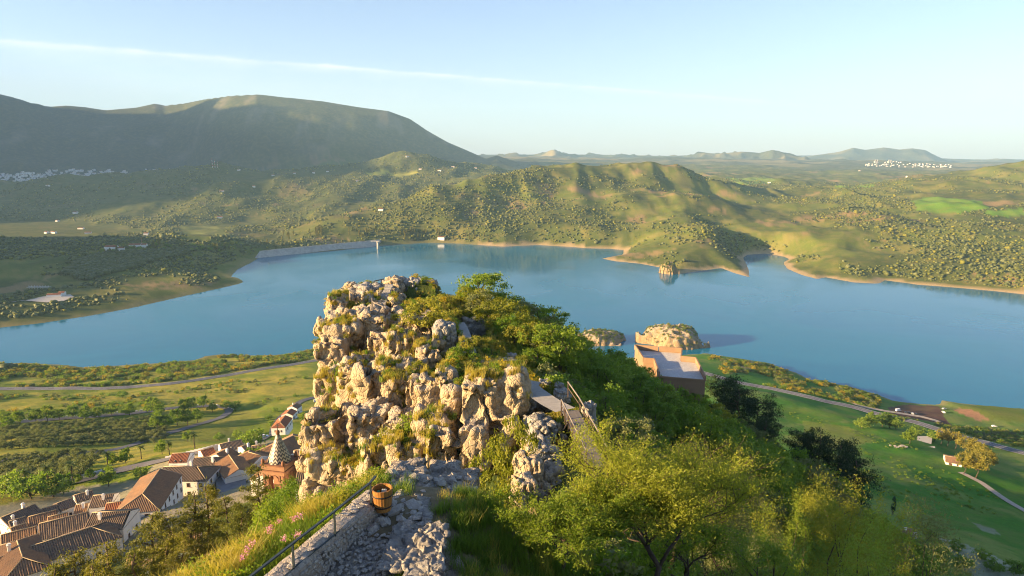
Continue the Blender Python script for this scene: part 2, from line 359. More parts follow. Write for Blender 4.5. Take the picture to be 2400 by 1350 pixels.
def ranges_h(t, r, X, Y):
    h = np.full(len(t), -1e9)
    for line, fw, bw, na in RANGES:
        p3 = np.array([tuple(P(*q)) for q in line]) if line[0][0] > -5000 else np.array(line, float)
        lt = np.arctan2(p3[:, 0], p3[:, 1]); lr = np.hypot(p3[:, 0], p3[:, 1]); lz = p3[:, 2]
        k = np.argsort(lt)
        zc = np.interp(t, lt[k], lz[k]); rc = np.interp(t, lt[k], lr[k])
        edge = smooth(lt.min() - 0.05, lt.min() + 0.01, t) * (1 - smooth(lt.max() - 0.01, lt.max() + 0.05, t))
        spur = fbm(X / 900.0, Y / 900.0, o=4, s=31) * 0.42
        d = (r - rc) / np.where(r < rc, fw, bw)
        d = np.abs(d) * (1 + spur * smooth(0.05, 0.4, np.abs(d)))
        prof = np.where(d < 1, (1 - smooth(0, 1, d) * 0.55 - d * 0.45), 0) 
        base = 110.0
        hh = base + (zc - base) * np.clip(prof, 0, 1)
        hh = hh + fbm(X / 420.0, Y / 420.0, o=5, s=77, ridge=True) * na * smooth(0.06, 0.3, d) * (d < 1.1)
        hh = np.where((d < 1.0) & (edge > 0.01), base + (hh - base) * edge, -1e9)
        h = np.maximum(h, hh)
    return h

# rock faces: the ground lies behind and under them
BLK = [ # x0,x1,y0,y1,Y
 (770,806,694,742,102),(752,800,745,805,94),(764,832,765,860,90),(745,800,800,885,87),(800,852,728,800,95),(832,884,730,790,98),
 (846,902,745,825,91),(858,908,785,872,86),(900,968,785,865,84),(940,1002,742,792,90),(968,1032,815,872,80),(945,1010,785,850,86),
 (745,802,880,965,81),(798,852,858,952,78),(845,900,868,995,73),(895,952,888,988,70),(948,986,898,978,68),(986,1046,882,985,65),(1044,1072,915,978,62),(1026,1070,872,908,70),
 (1084,1164,892,1062,57.5),(1150,1228,878,1002,58.5),(1078,1150,1000,1118,55.5),(1146,1222,975,1105,57),(1190,1248,930,1060,60),
 (972,1058,985,1060,60),(996,1059,1010,1118,55.5),(905,998,1040,1122,58),(838,932,1050,1140,60),(815,900,965,1055,66),(900,985,985,1060,64),
 (700,790,985,1105,66),(712,800,1085,1205,64),(760,852,1000,1125,67),(782,866,1085,1190,63),(735,775,1150,1240,62),
 (755,850,765,985,92),(785,905,735,880,99),(780,880,690,770,108),(745,800,860,1010,84),(800,890,850,1000,82),(890,990,860,1000,76),(900,1010,745,830,94),
 (862,935,700,748,104),(1222,1312,945,1045,61),(1225,1285,1030,1110,53),(1270,1325,985,1060,57),
]
CARVE = [(x0, x1, y1, Y, 24) for x0, x1, y0, y1, Y in BLK] + [(1064,1076,1112,66,24),(1010,1068,826,84,24),(1085,1140,798,96,24),(1200,1262,1235,44,24),(1222,1330,1060,50,24)]
_sky = [(800,708),(1000,706),(1035,694),(1085,704),(1135,716),(1210,735),(1270,760),(1340,800),(1420,845),(1500,890)]
for x in range(800, 1500, 8): CARVE.append((x, x + 8, float(np.interp(x, *zip(*_sky))), 112 if x < 1030 else 140, 70))
for x in range(600, 745, 8): CARVE.append((x, x + 8, 1235 + (745 - x) * 0.5, 150, 62))
def carve(X, Y, h):
    r = np.hypot(X, Y); k = np.nonzero((r > 24) & (r < 175) & (np.abs(X) < 80) & (Y > 0))[0]
    x, y, z, rr = X[k], Y[k], h[k].copy(), r[k]
    for x0, x1, y1, Yf, rmin in CARVE:
        a = P(x0, y1, Yf); b = P(x1, y1, Yf); m_ = (a + b) / 2
        tc_ = math.atan2(m_.x, m_.y); hw = abs(math.atan2(b.x, b.y) - math.atan2(a.x, a.y)) / 2
        rf = math.hypot(m_.x, m_.y); sl_ = (m_.z - CAMZ) / rf
        lat = np.maximum(np.abs(np.arctan2(x, y) - tc_) - hw, 0) * rr
        lim = CAMZ + sl_ * rr - 0.35 + 2.6 * lat + 3.0 * np.maximum(rr - rf - 0.3, 0)
        z = np.where(rr > rmin, np.minimum(z, lim + 1.5 * np.maximum(rmin + 8 - rr, 0)), z)
    h[k] = z
    return h
def height(X, Y, detail=True):
    X = np.asarray(X, float).ravel(); Y = np.asarray(Y, float).ravel()
    t, l = logpolar(X, Y); r = np.hypot(X, Y)
    h = rbf(t, l)
    # behind and far aside: rolling country
    side = smooth(0.95, 1.5, np.abs(t)) * smooth(60, 250, r)
    h = h * (1 - side) + side * (90 + 70 * fbm(X / 900., Y / 900., o=3, s=5))
    far = smooth(900, 2200, r)
    h = h + far * (fbm(X / 520., Y / 520., o=5, s=11, ridge=True) * 24 + fbm(X / 210., Y / 210., o=3, s=12, ridge=True) * 8)
    h = h + far * (1 - smooth(4500, 6500, r)) * np.clip(h / 90., 0.15, 1.3) * fbm(t * r / 210. + 3, r / 1000., o=3, s=14, ridge=True) * 17
    h = h + smooth(6500, 12000, r) * (fbm(X / 1300., Y / 1300., o=4, s=19, ridge=True) * 50)
    mid = smooth(130, 300, r) * (1 - far)
    h = h + mid * (fbm(X / 60., Y / 60., o=4, s=21) * 2.4)
    near = smooth(20, 45, r) * (1 - smooth(130, 300, r))
    h = h + near * fbm(X / 7., Y / 7., o=4, s=23) * 0.55
    h = h + (1 - smooth(20, 45, r)) * fbm(X / 1.3, Y / 1.3, o=4, s=24) * 0.07
    h = carve(X, Y, h)
    h = np.maximum(h, ranges_h(t, r, X, Y))
    sd = np.full(len(X), 1e6)
    k = (r > 450) & (r < 4500); sd[k] = lake_sd(X[k], Y[k])
    wob = np.zeros(len(X)); wob[k] = fbm(X[k] / 26., Y[k] / 26., o=3, s=41) * 5
    sdn = sd + wob * smooth(0, 40, np.abs(sd)+8)
    land = np.maximum(h, 1.5)
    ramp_ = smooth(0, 90, sdn)
    shore = np.minimum(np.maximum(sdn, 0) * 0.16, 6.0)
    hl = shore + ramp_ * np.maximum(land - shore, 0) 
    hl = np.where(sdn < 90, hl, land)
    h = np.where(sdn > 0, hl, np.maximum(-14, sdn * 0.16 - 0.3))
    return h
TH = np.concatenate([np.linspace(-math.pi, -0.80, 54)[:-1], np.linspace(-0.80, 0.80, 640), np.linspace(0.80, math.pi, 54)[1:-1]])
LR = np.linspace(math.log(5.0), math.log(22500.0), 780)
NTH, NLR = len(TH), len(LR)
TT, LL = np.meshgrid(TH, LR)
GX, GY = np.exp(LL) * np.sin(TT), np.exp(LL) * np.cos(TT)
GZ = height(GX.ravel(), GY.ravel()).reshape(GX.shape)
def ground(x, y):
    """height of the sheet, bilinear on the built grid"""
    scalar = np.isscalar(x)
    x = np.atleast_1d(np.asarray(x, float)); y = np.atleast_1d(np.asarray(y, float))
    t = np.arctan2(x, y); l = np.log(np.maximum(np.hypot(x, y), 5.01))
    i = np.clip(np.searchsorted(TH, t) - 1, 0, NTH - 2); ft = np.clip((t - TH[i]) / (TH[i+1] - TH[i]), 0, 1)
    j = (l - LR[0]) / (LR[1] - LR[0]); j0 = np.clip(np.floor(j).astype(int), 0, NLR - 2); fj = np.clip(j - j0, 0, 1)
    z = (GZ[j0, i] * (1 - ft) + GZ[j0, i+1] * ft) * (1 - fj) + (GZ[j0+1, i] * (1 - ft) + GZ[j0+1, i+1] * ft) * fj
    return float(z[0]) if scalar else z
_SY = np.exp(np.linspace(math.log(6.0), math.log(30000.0), 5000))
def T(x, y, ymin=0.0, ymax=1e9):
    """where the ray of a photo pixel meets the ground"""
    dx, dy, dz = ray(x, y)
    Yk = _SY[(_SY > ymin) & (_SY < ymax)]
    X = dx / dy * Yk; Z = CAMZ + dz / dy * Yk
    g = np.maximum(ground(X, Yk), 0.0)
    hit = np.nonzero(Z <= g)[0]
    k = hit[0] if len(hit) else len(Yk) - 1
    if k > 0 and len(hit):
        a, b = Z[k-1] - g[k-1], Z[k] - g[k]
        f = a / (a - b) if a != b else 0
        Yv = Yk[k-1] + (Yk[k] - Yk[k-1]) * f
    else: Yv = Yk[k]
    Xv = dx / dy * Yv
    return Vector((Xv, Yv, ground(float(Xv), float(Yv))))
# ---- land cover colour (base colours, with some painted shade and sun)
def inpoly(X, Y, poly):
    ins = np.zeros(X.shape, bool); n = len(poly)
    for i in range(n):
        x1, y1 = poly[i][0], poly[i][1]; x2, y2 = poly[(i+1) % n][0], poly[(i+1) % n][1]
        if y1 == y2: continue
        c = ((y1 > Y) != (y2 > Y)) & (X < (x2 - x1) * (Y - y1) / (y2 - y1) + x1)
        ins ^= c
    return ins
gx, gy, gz = GX.ravel(), GY.ravel(), GZ.ravel(); gr = np.hypot(gx, gy)
def col(*c): return np.array(c)
n1 = fbm(gx / 240., gy / 240., o=5, s=51); n2 = fbm(gx / 55., gy / 55., o=5, s=52); n3 = fbm(gx / 9., gy / 9., o=4, s=53)
grass, scrub, dry, soil = col(.125, .155, .030), col(.075, .095, .024), col(.25, .21, .07), col(.30, .20, .11)
def lerp(a, b, f): return a + (b - a) * np.asarray(f)[:, None]
CC = lerp(np.tile(scrub, (len(gx), 1)), np.tile(grass, (len(gx), 1)), smooth(-0.25, 0.3, n1 + 0.5 * n2))
CC = lerp(CC, np.tile(dry, (len(gx), 1)), smooth(0.1, 0.45, n2 + 0.4 * n3 + 0.2 * n1) * 0.55)
CC = lerp(CC, np.tile(soil, (len(gx), 1)), smooth(0.32, 0.55, fbm(gx / 130., gy / 130., o=5, s=54) + 0.25 * n3) * 0.75)
wood = smooth(1900, 2300, gr) * (1 - smooth(4300, 5000, gr)) * (1 - smooth(-700, 100, gx + 0.28 * (gr - 2000) * 0)) * smooth(-.45, .15, n1 + .3 * n2 + .25)
CC = lerp(CC, np.tile(col(.062, .078, .024), (len(gx), 1)), wood * .75)  # dark scrub tone that also paints the shade lying on the left hills
# slopes of the near meadow: lush green
mead = (gr > 200) & (gr < 900)
ml = lerp(np.tile(col(.155, .205, .026), (len(gx), 1)), np.tile(col(.38, .33, .065), (len(gx), 1)), smooth(-0.15, 0.5, n2 + 0.5 * n3))
CC = np.where((mead & (gx < 60))[:, None], ml, CC)
mr_ = lerp(np.tile(col(.07, .19, .025), (len(gx), 1)), np.tile(col(.19, .25, .06), (len(gx), 1)), smooth(-0.2, 0.6, n2 + 0.6 * n3))
CC = np.where((mead & (gx >= 60))[:, None], mr_, CC)
nearm = gr < 200
nm = lerp(np.tile(col(.06, .085, .022), (len(gx), 1)), np.tile(col(.16, .125, .06), (len(gx), 1)), smooth(0.0, 0.5, n3 + 0.3 * n2))
CC = np.where(nearm[:, None], nm, CC)
plat = (1 - smooth(17, 21, gr)) * smooth(-.5, .2, n3 + .4)
CC = lerp(CC, np.tile(col(.20, .16, .115), (len(gx), 1)), plat * (gx < 0.4) * (gx > -6) * .85)
kk = (gr > 450) & (gr < 4500); sdl = np.full(len(gx), 1e6); sdl[kk] = lake_sd(gx[kk], gy[kk])
farside = gr > 900
bandw = np.where(farside, 13 + 9 * n2, 4 + 3 * n2)
bare = (1 - smooth(bandw * 0.7, bandw * 1.5, sdl)) * np.where(farside & (gx > -100), 1.0, np.where(farside, 0.3, 0.5))
CC = lerp(CC, np.tile(col(.40, .30, .175), (len(gx), 1)), bare)
# mountain: rock and dark macchia
mt = smooth(5600, 6200, gr) * (1 - smooth(9000, 9500, gr)) * (gx < 300)
mc = lerp(np.tile(col(.050, .062, .032), (len(gx), 1)), np.tile(col(.13, .12, .09), (len(gx), 1)), smooth(0.15, 0.5, fbm(gx / 150., gy / 380., o=5, s=61)) * smooth(120, 320, gz))
CC = lerp(CC, mc, mt)
fp = smooth(6500, 9000, gr) * (1 - mt)
fc = lerp(np.tile(col(.07, .085, .055), (len(gx), 1)), np.tile(col(.24, .21, .115), (len(gx), 1)), smooth(0.0, 0.4, fbm(gx / 500., gy / 500., o=4, s=62)))
CC = lerp(CC, fc, fp)
# cultivated patches and one painted sunlit area, given as outlines on the ground
def patch(px, c, soft=0.0, mixf=1.0, **kw):
    pl = [T(x, y, **kw) for x, y in px]
    m_ = inpoly(gx, gy, pl)
    CC[m_] = CC[m_] * (1 - mixf) + np.array(c) * mixf * (1 + 0.25 * n2[m_])[:, None]
patch([(2120,470),(2180,462),(2290,470),(2320,490),(2250,500),(2150,495)], (.13,.24,.03), ymin=1700)
patch([(2300,497),(2400,488),(2400,506),(2330,508)], (.14,.26,.03), ymin=1500)
patch([(850,405),(905,396),(915,402),(870,412)], (.36,.36,.07), ymin=3000)
patch([(905,408),(975,398),(978,405),(930,414)], (.34,.34,.08), ymin=3000)
patch([(420,530),(500,527),(540,550),(490,565),(440,560)], (.15,.17,.05), ymin=2000)
patch([(1700,415),(1790,412),(1815,425),(1720,430)], (.17,.25,.05), ymin=3200)
patch([(1940,433),(2050,430),(2050,438),(1960,441)], (.15,.26,.04), ymin=3000)
patch([(2080,955),(2130,948),(2200,952),(2215,980),(2250,1010),(2170,985),(2090,972)], (.115,.062,.05), ymin=400)
patch([(2232,962),(2260,950),(2300,960),(2320,985),(2290,985)], (.42,.22,.12), ymin=400)
patch([(2240,955),(2330,942),(2400,950),(2400,990),(2320,985),(2290,965)], (.15,.19,.03), ymin=400)
patch([(420,985),(520,975),(560,960),(620,960),(560,1000),(420,1050),(300,1065),(330,1045)], (.25,.24,.05), mixf=0.6, ymin=300)
patch([(1830,955),(1920,960),(1990,975),(1960,1000),(1850,990)], (.10,.22,.02), mixf=0.8, ymin=300)
patch([(-60,1200),(60,1170),(190,1140),(330,1120),(370,1080),(470,1050),(600,1030),(740,1030),(740,1130),(560,1180),(400,1250),(200,1340),(-60,1400)], (.30,.26,.21), mixf=.75, ymin=110)
patch([(1880,985),(1990,1000),(2060,1035),(1980,1045),(1890,1020)], (.27,.27,.06), mixf=.55, ymin=250)  # sunlight on worn grass, painted as a yellower area of the field
patch([(2190,1255),(2260,1275),(2400,1340),(2400,1400),(2260,1340)], (.36,.35,.31), mixf=.6, ymin=60)
patch([(2280,1225),(2330,1240),(2345,1255),(2300,1245)], (.36,.36,.30), mixf=.6, ymin=120)
patch([(1700,850),(1760,845),(1800,860),(1750,870)], (.30,.20,.12), mixf=0.6, ymin=450)
idx = np.arange(NTH * NLR).reshape(NLR, NTH)
a = idx[:-1, :]; b = idx[1:, :]
q = np.stack([a, np.roll(a, -1, 1), np.roll(b, -1, 1), b], -1).reshape(-1, 4)[:, ::-1]
V = np.stack([gx, gy, gz], 1)
# closing cap under the tower
V = np.vstack([V, [[0, 0, 241.9]]])
CC = np.vstack([CC, [[.1, .09, .05]]])
def mat_ground():
    m = NT('terrain_cover')
    c = m.n('ShaderNodeAttribute', attribute_name='cover').outputs['Color']
    p = m.pos()
    f1 = m.noise(0.35, 8, 0.65, p); f2 = m.noise(4.0, 8, 0.7, p); f3 = m.noise(0.035, 6, 0.6, p)
    c = m.mix(m.ramp(f1, 0.4, 0.75, 0, 0.4), c, (0.04, 0.055, 0.015))
    c = m.mix(m.ramp(f3, 0.45, 0.75, 0, 0.4), c, (0.24, 0.19, 0.07))
    v = m.n('ShaderNodeHueSaturation', {'Color': c, 'Value': m.ramp(f2, 0.25, 0.75, 0.72, 1.3), 'Saturation': 1.05}).outputs[0]
    h = m.math('ADD', m.math('MULTIPLY', f2, 0.12), m.math('MULTIPLY', f1, 0.7))
    return m.done(m.bsdf(v, 0.95, m.bump(h, 0.7, 1.0), spec=0.1))
M_GROUND = mat_ground()
terr_me = mesh_np('terrain', V, q, M_GROUND, True)
at = terr_me.color_attributes.new('cover', 'FLOAT_COLOR', 'POINT')
at.data.foreach_set('color', np.hstack([np.clip(CC, 0.01, 0.9), np.ones((len(CC), 1))]).astype(np.float32).ravel())
terrain = tag(obj('terrain', terr_me), kind='structure')
# ---- water
def mat_water():
    m = NT('lake_water'); p = m.pos()
    mp = m.n('ShaderNodeMapping', {'Vector': p, 'Scale': (0.02, 0.05, 0.05), 'Rotation': (0, 0, R(35))}).outputs[0]
    f = m.noise(1.0, 5, 0.6, mp)
    big = m.noise(0.0035, 4, 0.55, p, 1.5)
    c = m.mix(m.ramp(big, 0.35, 0.65), (0.007, 0.12, 0.205), (0.012, 0.145, 0.23))
    rough = m.ramp(big, 0.42, 0.6, 0.10, 0.2)
    fine = m.noise(0.9, 4, 0.6, p)
    h = m.math('ADD', m.math('MULTIPLY', f, 0.25), m.math('MULTIPLY', fine, 0.03))
    return m.done(m.bsdf(c, rough, m.bump(h, 0.15, 0.3), spec=0.28, IOR=1.33))
wm = MB(); wm.poly([(-30000, -30000, 0), (30000, -30000, 0), (30000, 30000, 0), (-30000, 30000, 0)])
# the lake sheet only reaches as far as the valley
wm = MB(); wm.poly([(-6000, 300, 0), (6000, 300, 0), (6000, 3200, 0), (-6000, 3200, 0)])
tag(wm.build('water', mat_water()), kind='structure')
# ================================================================== rock and plant makers
def worley(p, s=0, ids=False):
    """F1, F2 of a cell noise at points p (n,3)"""
    ip = np.floor(p); n = len(p)
    f1 = np.full(n, 9.0); f2 = np.full(n, 9.0); cid = np.zeros(n); tl = np.zeros(n)
    for dx in (-1, 0, 1):
        for dy in (-1, 0, 1):
            for dz in (-1, 0, 1):
                c = ip + (dx, dy, dz)
                o = np.stack([_hash(c[:, 0], c[:, 1], c[:, 2], s + k) * 0.5 + 0.5 for k in (1, 2, 3)], 1)
                d = np.sqrt((((c + o) - p) ** 2).sum(1))
                m_ = d < f1
                cid = np.where(m_, o[:, 0] * 2 - 1, cid)
                if ids: tl = np.where(m_, ((p - c - o) * (np.roll(o, 1, 1) * 2 - 1)).sum(1), tl)
                f2 = np.where(m_, f1, np.minimum(f2, d)); f1 = np.where(m_, d, f1)
    return (f1, f2, cid, tl) if ids else (f1, f2)
def mat_rock(name, a, b, orange=0.35, lichen=0.4, scale=1.0):
    m = NT(name); p = m.pos()
    f = m.noise(0.9 * scale, 10, 0.68, p); g = m.noise(7 * scale, 8, 0.7, p); o = m.noise(0.45 * scale, 6, 0.6, p, 0.6)
    c = m.mix(m.ramp(f, 0.32, 0.68), a, b)
    c = m.mix(m.ramp(o, 0.60, 0.74, 0, orange), c, (0.36, 0.16, 0.05))
    c = m.mix(m.ramp(m.noise(2.2 * scale, 7, 0.7, p, 1.0), 0.56, 0.68, 0, lichen), c, (0.52, 0.50, 0.44))
    c = m.mix(m.ramp(g, 0.58, 0.72, 0, 0.5), c, (0.07, 0.055, 0.045))
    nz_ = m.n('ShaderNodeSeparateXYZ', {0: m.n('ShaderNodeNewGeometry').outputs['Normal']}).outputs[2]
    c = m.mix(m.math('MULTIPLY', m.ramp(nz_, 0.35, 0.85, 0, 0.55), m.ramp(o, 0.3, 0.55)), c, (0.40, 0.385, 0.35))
    vor = m.n('ShaderNodeTexVoronoi', {'Vector': m.n('ShaderNodeMapping', {'Vector': p, 'Scale': (1, 1, 0.6)}).outputs[0], 'Scale': 2.2 * scale}, feature='DISTANCE_TO_EDGE').outputs['Distance']
    h = m.math('ADD', m.math('ADD', m.math('MULTIPLY', g, 0.5), m.math('MULTIPLY', f, 0.5)), m.math('MULTIPLY', m.math('MINIMUM', vor, 0.12), 2.5))
    return m.done(m.bsdf(c, 0.92, m.bump(h, 1.0, 0.32 / scale), spec=0.15))
M_CRAG = mat_rock('limestone_warm', (0.31, 0.235, 0.14), (0.53, 0.43, 0.285), 0.6, 0.4)
M_ROCK = mat_rock('limestone_grey', (0.24, 0.225, 0.20), (0.42, 0.40, 0.36), 0.15, 0.6)
M_STONE = mat_rock('limestone_pale', (0.30, 0.27, 0.23), (0.50, 0.46, 0.40), 0.12, 0.5, 6.0)
def ico(sub):
    bm = bmesh.new(); bmesh.ops.create_icosphere(bm, subdivisions=sub, radius=1.0)
    v = np.array([x.co[:] for x in bm.verts]); f = np.array([[q.index for q in p.verts] for p in bm.faces]); bm.free()
    return v, f
_ICO = {k: ico(k) for k in (1, 2, 3, 4, 5)}
def boulder_arrays(seed, sub=4, square=0.6, rough=0.16, cell=1.3):
    v, f = _ICO[sub]; v = v.copy()
    m_ = np.abs(v).max(1, keepdims=True); v = v * (1 - square) + (v / m_) * square * 0.82
    n = v / np.linalg.norm(v, axis=1, keepdims=True)
    o = np.array([seed * 3.1, seed * 1.7, seed * 0.9])
    f1, f2 = worley(v * cell + o, seed)
    d = rough * fbm(v[:, 0] * 1.4 + o[0], v[:, 1] * 1.4, v[:, 2] * 1.4 + o[1], 4, seed) * 1.6
    d += rough * 0.9 * (0.5 - f1) - rough * 1.5 * np.exp(-(f2 - f1) / 0.06)
    d += rough * 0.35 * fbm(v[:, 0] * 6 + o[0], v[:, 1] * 6, v[:, 2] * 6, 3, seed + 5)
    return v + n * d[:, None], f
BOULDERS = [boulder_arrays(k + 1, 5, 0.6, 0.18, 1.5) for k in range(6)]
BOULDER_ME = [mesh_np('boulder', v, f, M_ROCK, False) for v, f in BOULDERS]
def hull_stone(seed, mat, flat=0.7):
    r_ = random.Random(seed); bm = bmesh.new()
    for i in range(16):
        while True:
            p = Vector((r_.uniform(-1, 1), r_.uniform(-1, 1), r_.uniform(-1, 1)))
            if 0.75 < p.length < 1.05: break
        bm.verts.new((p.x * 0.5, p.y * 0.5, p.z * 0.5 * flat))
    bmesh.ops.convex_hull(bm, input=bm.verts)
    for v in [v for v in bm.verts if not v.link_faces]: bm.verts.remove(v)
    me = bpy.data.meshes.new('stone'); bm.to_mesh(me); bm.free(); me.materials.append(mat); return me
STONES = [hull_stone(k, M_STONE) for k in range(10)]
# ---- leaves
def mat_leaf(name, c, c2, trans=0.45, rough=0.55):
    m = NT(name); p = m.pos()
    rnd = m.n('ShaderNodeObjectInfo').outputs['Random']
    isl = m.n('ShaderNodeNewGeometry').outputs['Random Per Island']
    f = m.math('ADD', m.math('MULTIPLY', isl, 0.5), m.math('MULTIPLY', rnd, 0.75))
    colr = m.mix(f, c, c2)
    d = m.n('ShaderNodeBsdfPrincipled', {'Base Color': colr, 'Roughness': rough, 'Specular IOR Level': 0.25}).outputs[0]
    t = m.n('ShaderNodeBsdfTranslucent', {'Color': m.mix(1.0, colr, (1.25, 1.3, 0.55), 'MULTIPLY')}).outputs[0]
    mx = m.n('ShaderNodeMixShader', {0: trans, 1: d, 2: t}).outputs[0]
    return m.done(mx)
M_LF = {
 'almond': mat_leaf('leaf_almond', (0.13, 0.21, 0.02), (0.30, 0.32, 0.04), 0.5),
 'shrub': mat_leaf('leaf_shrub', (0.085, 0.175, 0.025), (0.24, 0.32, 0.05)),
 'olive': mat_leaf('leaf_olive', (0.105, 0.135, 0.05), (0.19, 0.21, 0.085), 0.35),
 'green': mat_leaf('leaf_green', (0.09, 0.18, 0.015), (0.20, 0.27, 0.03), 0.5),
 'lent': mat_leaf('leaf_lentisk', (0.15, 0.185, 0.018), (0.29, 0.28, 0.04), 0.45),
 'pine': mat_leaf('needle_pine', (0.10, 0.125, 0.02), (0.20, 0.19, 0.035), 0.35),
 'darkpine': mat_leaf('needle_dark_pine', (0.018, 0.042, 0.016), (0.038, 0.07, 0.022), 0.2),
 'euc': mat_leaf('leaf_eucalyptus', (0.17, 0.165, 0.03), (0.27, 0.24, 0.045), 0.35),
 'broom': mat_leaf('flower_broom', (0.30, 0.24, 0.02), (0.42, 0.32, 0.03), 0.4),
 'grass': mat_leaf('grass_blade', (0.085, 0.18, 0.02), (0.18, 0.25, 0.04), 0.45),
 'drygrass': mat_leaf('grass_dry', (0.30, 0.27, 0.05), (0.44, 0.36, 0.10), 0.5),
 'far': mat_leaf('leaf_far_scrub', (0.045, 0.068, 0.016), (0.10, 0.115, 0.028), 0.15),
 'palm': mat_leaf('leaf_palm', (0.08, 0.12, 0.02), (0.14, 0.17, 0.035), 0.35),
 'pink': mat_leaf('petal_pink', (0.45, 0.18, 0.34), (0.62, 0.32, 0.48), 0.4),
}
M_BARK = mat_simple('bark', (0.075, 0.055, 0.042), 0.9, 0.35, 6, 0.6, 18, 0.03)
M_BARK_RED = mat_simple('bark_pine', (0.12, 0.085, 0.06), 0.9, 0.35, 6, 0.6, 18, 0.03)
def leaf_quads(C3, size, r_, aspect=0.42, up=0.3, dirs=None):
    """diamond leaves with a fold, at centres C3; returns V, F(tri)"""
    n = len(C3)
    d = r_.normal(size=(n, 3)) if dirs is None else dirs + r_.normal(size=(n, 3)) * 0.5
    d[:, 2] += up; d /= np.linalg.norm(d, axis=1, keepdims=True) + 1e-9
    e = np.cross(d, r_.normal(size=(n, 3))); e /= np.linalg.norm(e, axis=1, keepdims=True) + 1e-9
    L = (size * r_.uniform(0.65, 1.35, n))[:, None]
    a = C3 - d * L * 0.5; c = C3 + d * L * 0.5; b = C3 + e * L * aspect * 0.5; f = C3 - e * L * aspect * 0.5
    V = np.stack([a, b, c, f], 1).reshape(-1, 3)
    k = np.arange(n)[:, None] * 4
    return V, (k + np.array([[0, 1, 2, 3]]))
def crown_points(r_, n, rad, clumps, spread, flat_bottom=0.35, shell=0.55):
    """leaf centres grouped in clumps through an uneven crown volume"""
    rad = np.array(rad, float)
    c = r_.normal(size=(clumps, 3)); c /= np.linalg.norm(c, axis=1, keepdims=True)
    c *= (shell + (1 - shell) * r_.random((clumps, 1)) ** 0.5)
    lob = 1 + 0.28 * vnoise(c[:, 0] * 1.7 + 9, c[:, 1] * 1.7, c[:, 2] * 1.7 + r_.integers(50))
    c *= lob[:, None]
    c[:, 2] = np.where(c[:, 2] < -flat_bottom, -flat_bottom + 0.3 * (c[:, 2] + flat_bottom), c[:, 2])
    w_ = r_.random(clumps) ** 1.3 + 0.25; w_ /= w_.sum()
    k = r_.choice(clumps, n, p=w_)
    s = spread * (0.6 + 0.8 * r_.random(clumps))[k][:, None]
    q = r_.normal(size=(n, 3)) * s * np.array([1, 1, 0.75])
    return (c[k] + q) * rad, (c[k] * rad)
def join_meshes(parts):
    """[(V,F(quad or tri),matindex)] -> V, list faces, mats"""
    V = []; Fl = []; mi = []; b = 0
    for v, f, m_ in parts:
        V.append(np.asarray(v, float)); 
        for row in (np.asarray(f) + b).tolist(): Fl.append(tuple(row))
        mi += [m_] * len(f); b += len(v)
    return np.vstack(V), Fl, mi
def limb(mb, a, b, r0, r1, r_, n=5, bend=0.15, sides=6):
    a, b = Vector(a), Vector(b); L = (b - a).length
    pts = []; rr = []
    off = Vector(r_.normal(size=3)) * L * bend
    for i in range(n + 1):
        t = i / n; pts.append(a.lerp(b, t) + off * math.sin(t * math.pi) + (Vector(r_.normal(size=3)) * L * 0.018 if 0 < i < n else Vector())); rr.append(r0 + (r1 - r0) * t)
    mb.tube(pts, rr, sides); return pts
def plant_proto(kind, seed, H=3.0, Rr=1.5, nleaf=2000, leaf=0.16, clumps=60, spread=0.16, trunk_h=0.35, mat='shrub', stems=3, shape=None, aspect=0.45, trunk_r=0.06, bark=None, flat=0.35):
    """one single-mesh plant (wood + foliage) used for repeats"""
    r_ = np.random.default_rng(seed)
    cz = H * (trunk_h + (1 - trunk_h) * 0.5); rz = H * (1 - trunk_h) * 0.5
    Cp, Cc = crown_points(r_, nleaf, (Rr, Rr, rz), clumps, spread, flat)
    if shape == 'cone':
        t = np.clip((Cp[:, 2] + rz) / (2 * rz), 0, 1); Cp[:, :2] *= (1.15 - t * 0.95)[:, None]
    if shape == 'egg':
        t = np.clip((Cp[:, 2] + rz) / (2 * rz), 0, 1); Cp[:, :2] *= (1.1 - t * 0.45)[:, None]
    Cp[:, 2] += cz
    v, f = leaf_quads(Cp, leaf, r_, aspect)
    mb = MB()
    if stems == 1:
        limb(mb, (0, 0, -0.3), (r_.normal() * 0.05 * H, r_.normal() * 0.05 * H, H * 0.78), trunk_r, trunk_r * 0.3, r_, 5, 0.05)
        for k in range(6):
            c = Cc[r_.integers(len(Cc))]; z0 = H * (trunk_h * 0.9 + 0.1 * r_.random())
            limb(mb, (0, 0, z0), (c[0] * 0.8, c[1] * 0.8, c[2] * 0.8 + cz), trunk_r * 0.5, trunk_r * 0.12, r_, 4, 0.1, 5)
    else:
        for k in range(stems):
            c = Cc[r_.integers(len(Cc))]
            limb(mb, (r_.normal() * 0.1, r_.normal() * 0.1, -0.3), (c[0] * 0.8, c[1] * 0.8, c[2] * 0.8 + cz), trunk_r, trunk_r * 0.2, r_, 4, 0.12, 5)
    V_, F_, mi = join_meshes([(np.array(mb.v), np.zeros((0, 4), int), 0), (v, f, 1)])
    F_ = mb.f + F_; mi = [0] * len(mb.f) + mi
    me = bpy.data.meshes.new(kind); me.from_pydata(V_.tolist(), [], F_)
    me.materials.append(bark or M_BARK); me.materials.append(M_LF[mat])
    me.polygons.foreach_set('material_index', mi); me.update()
    return me
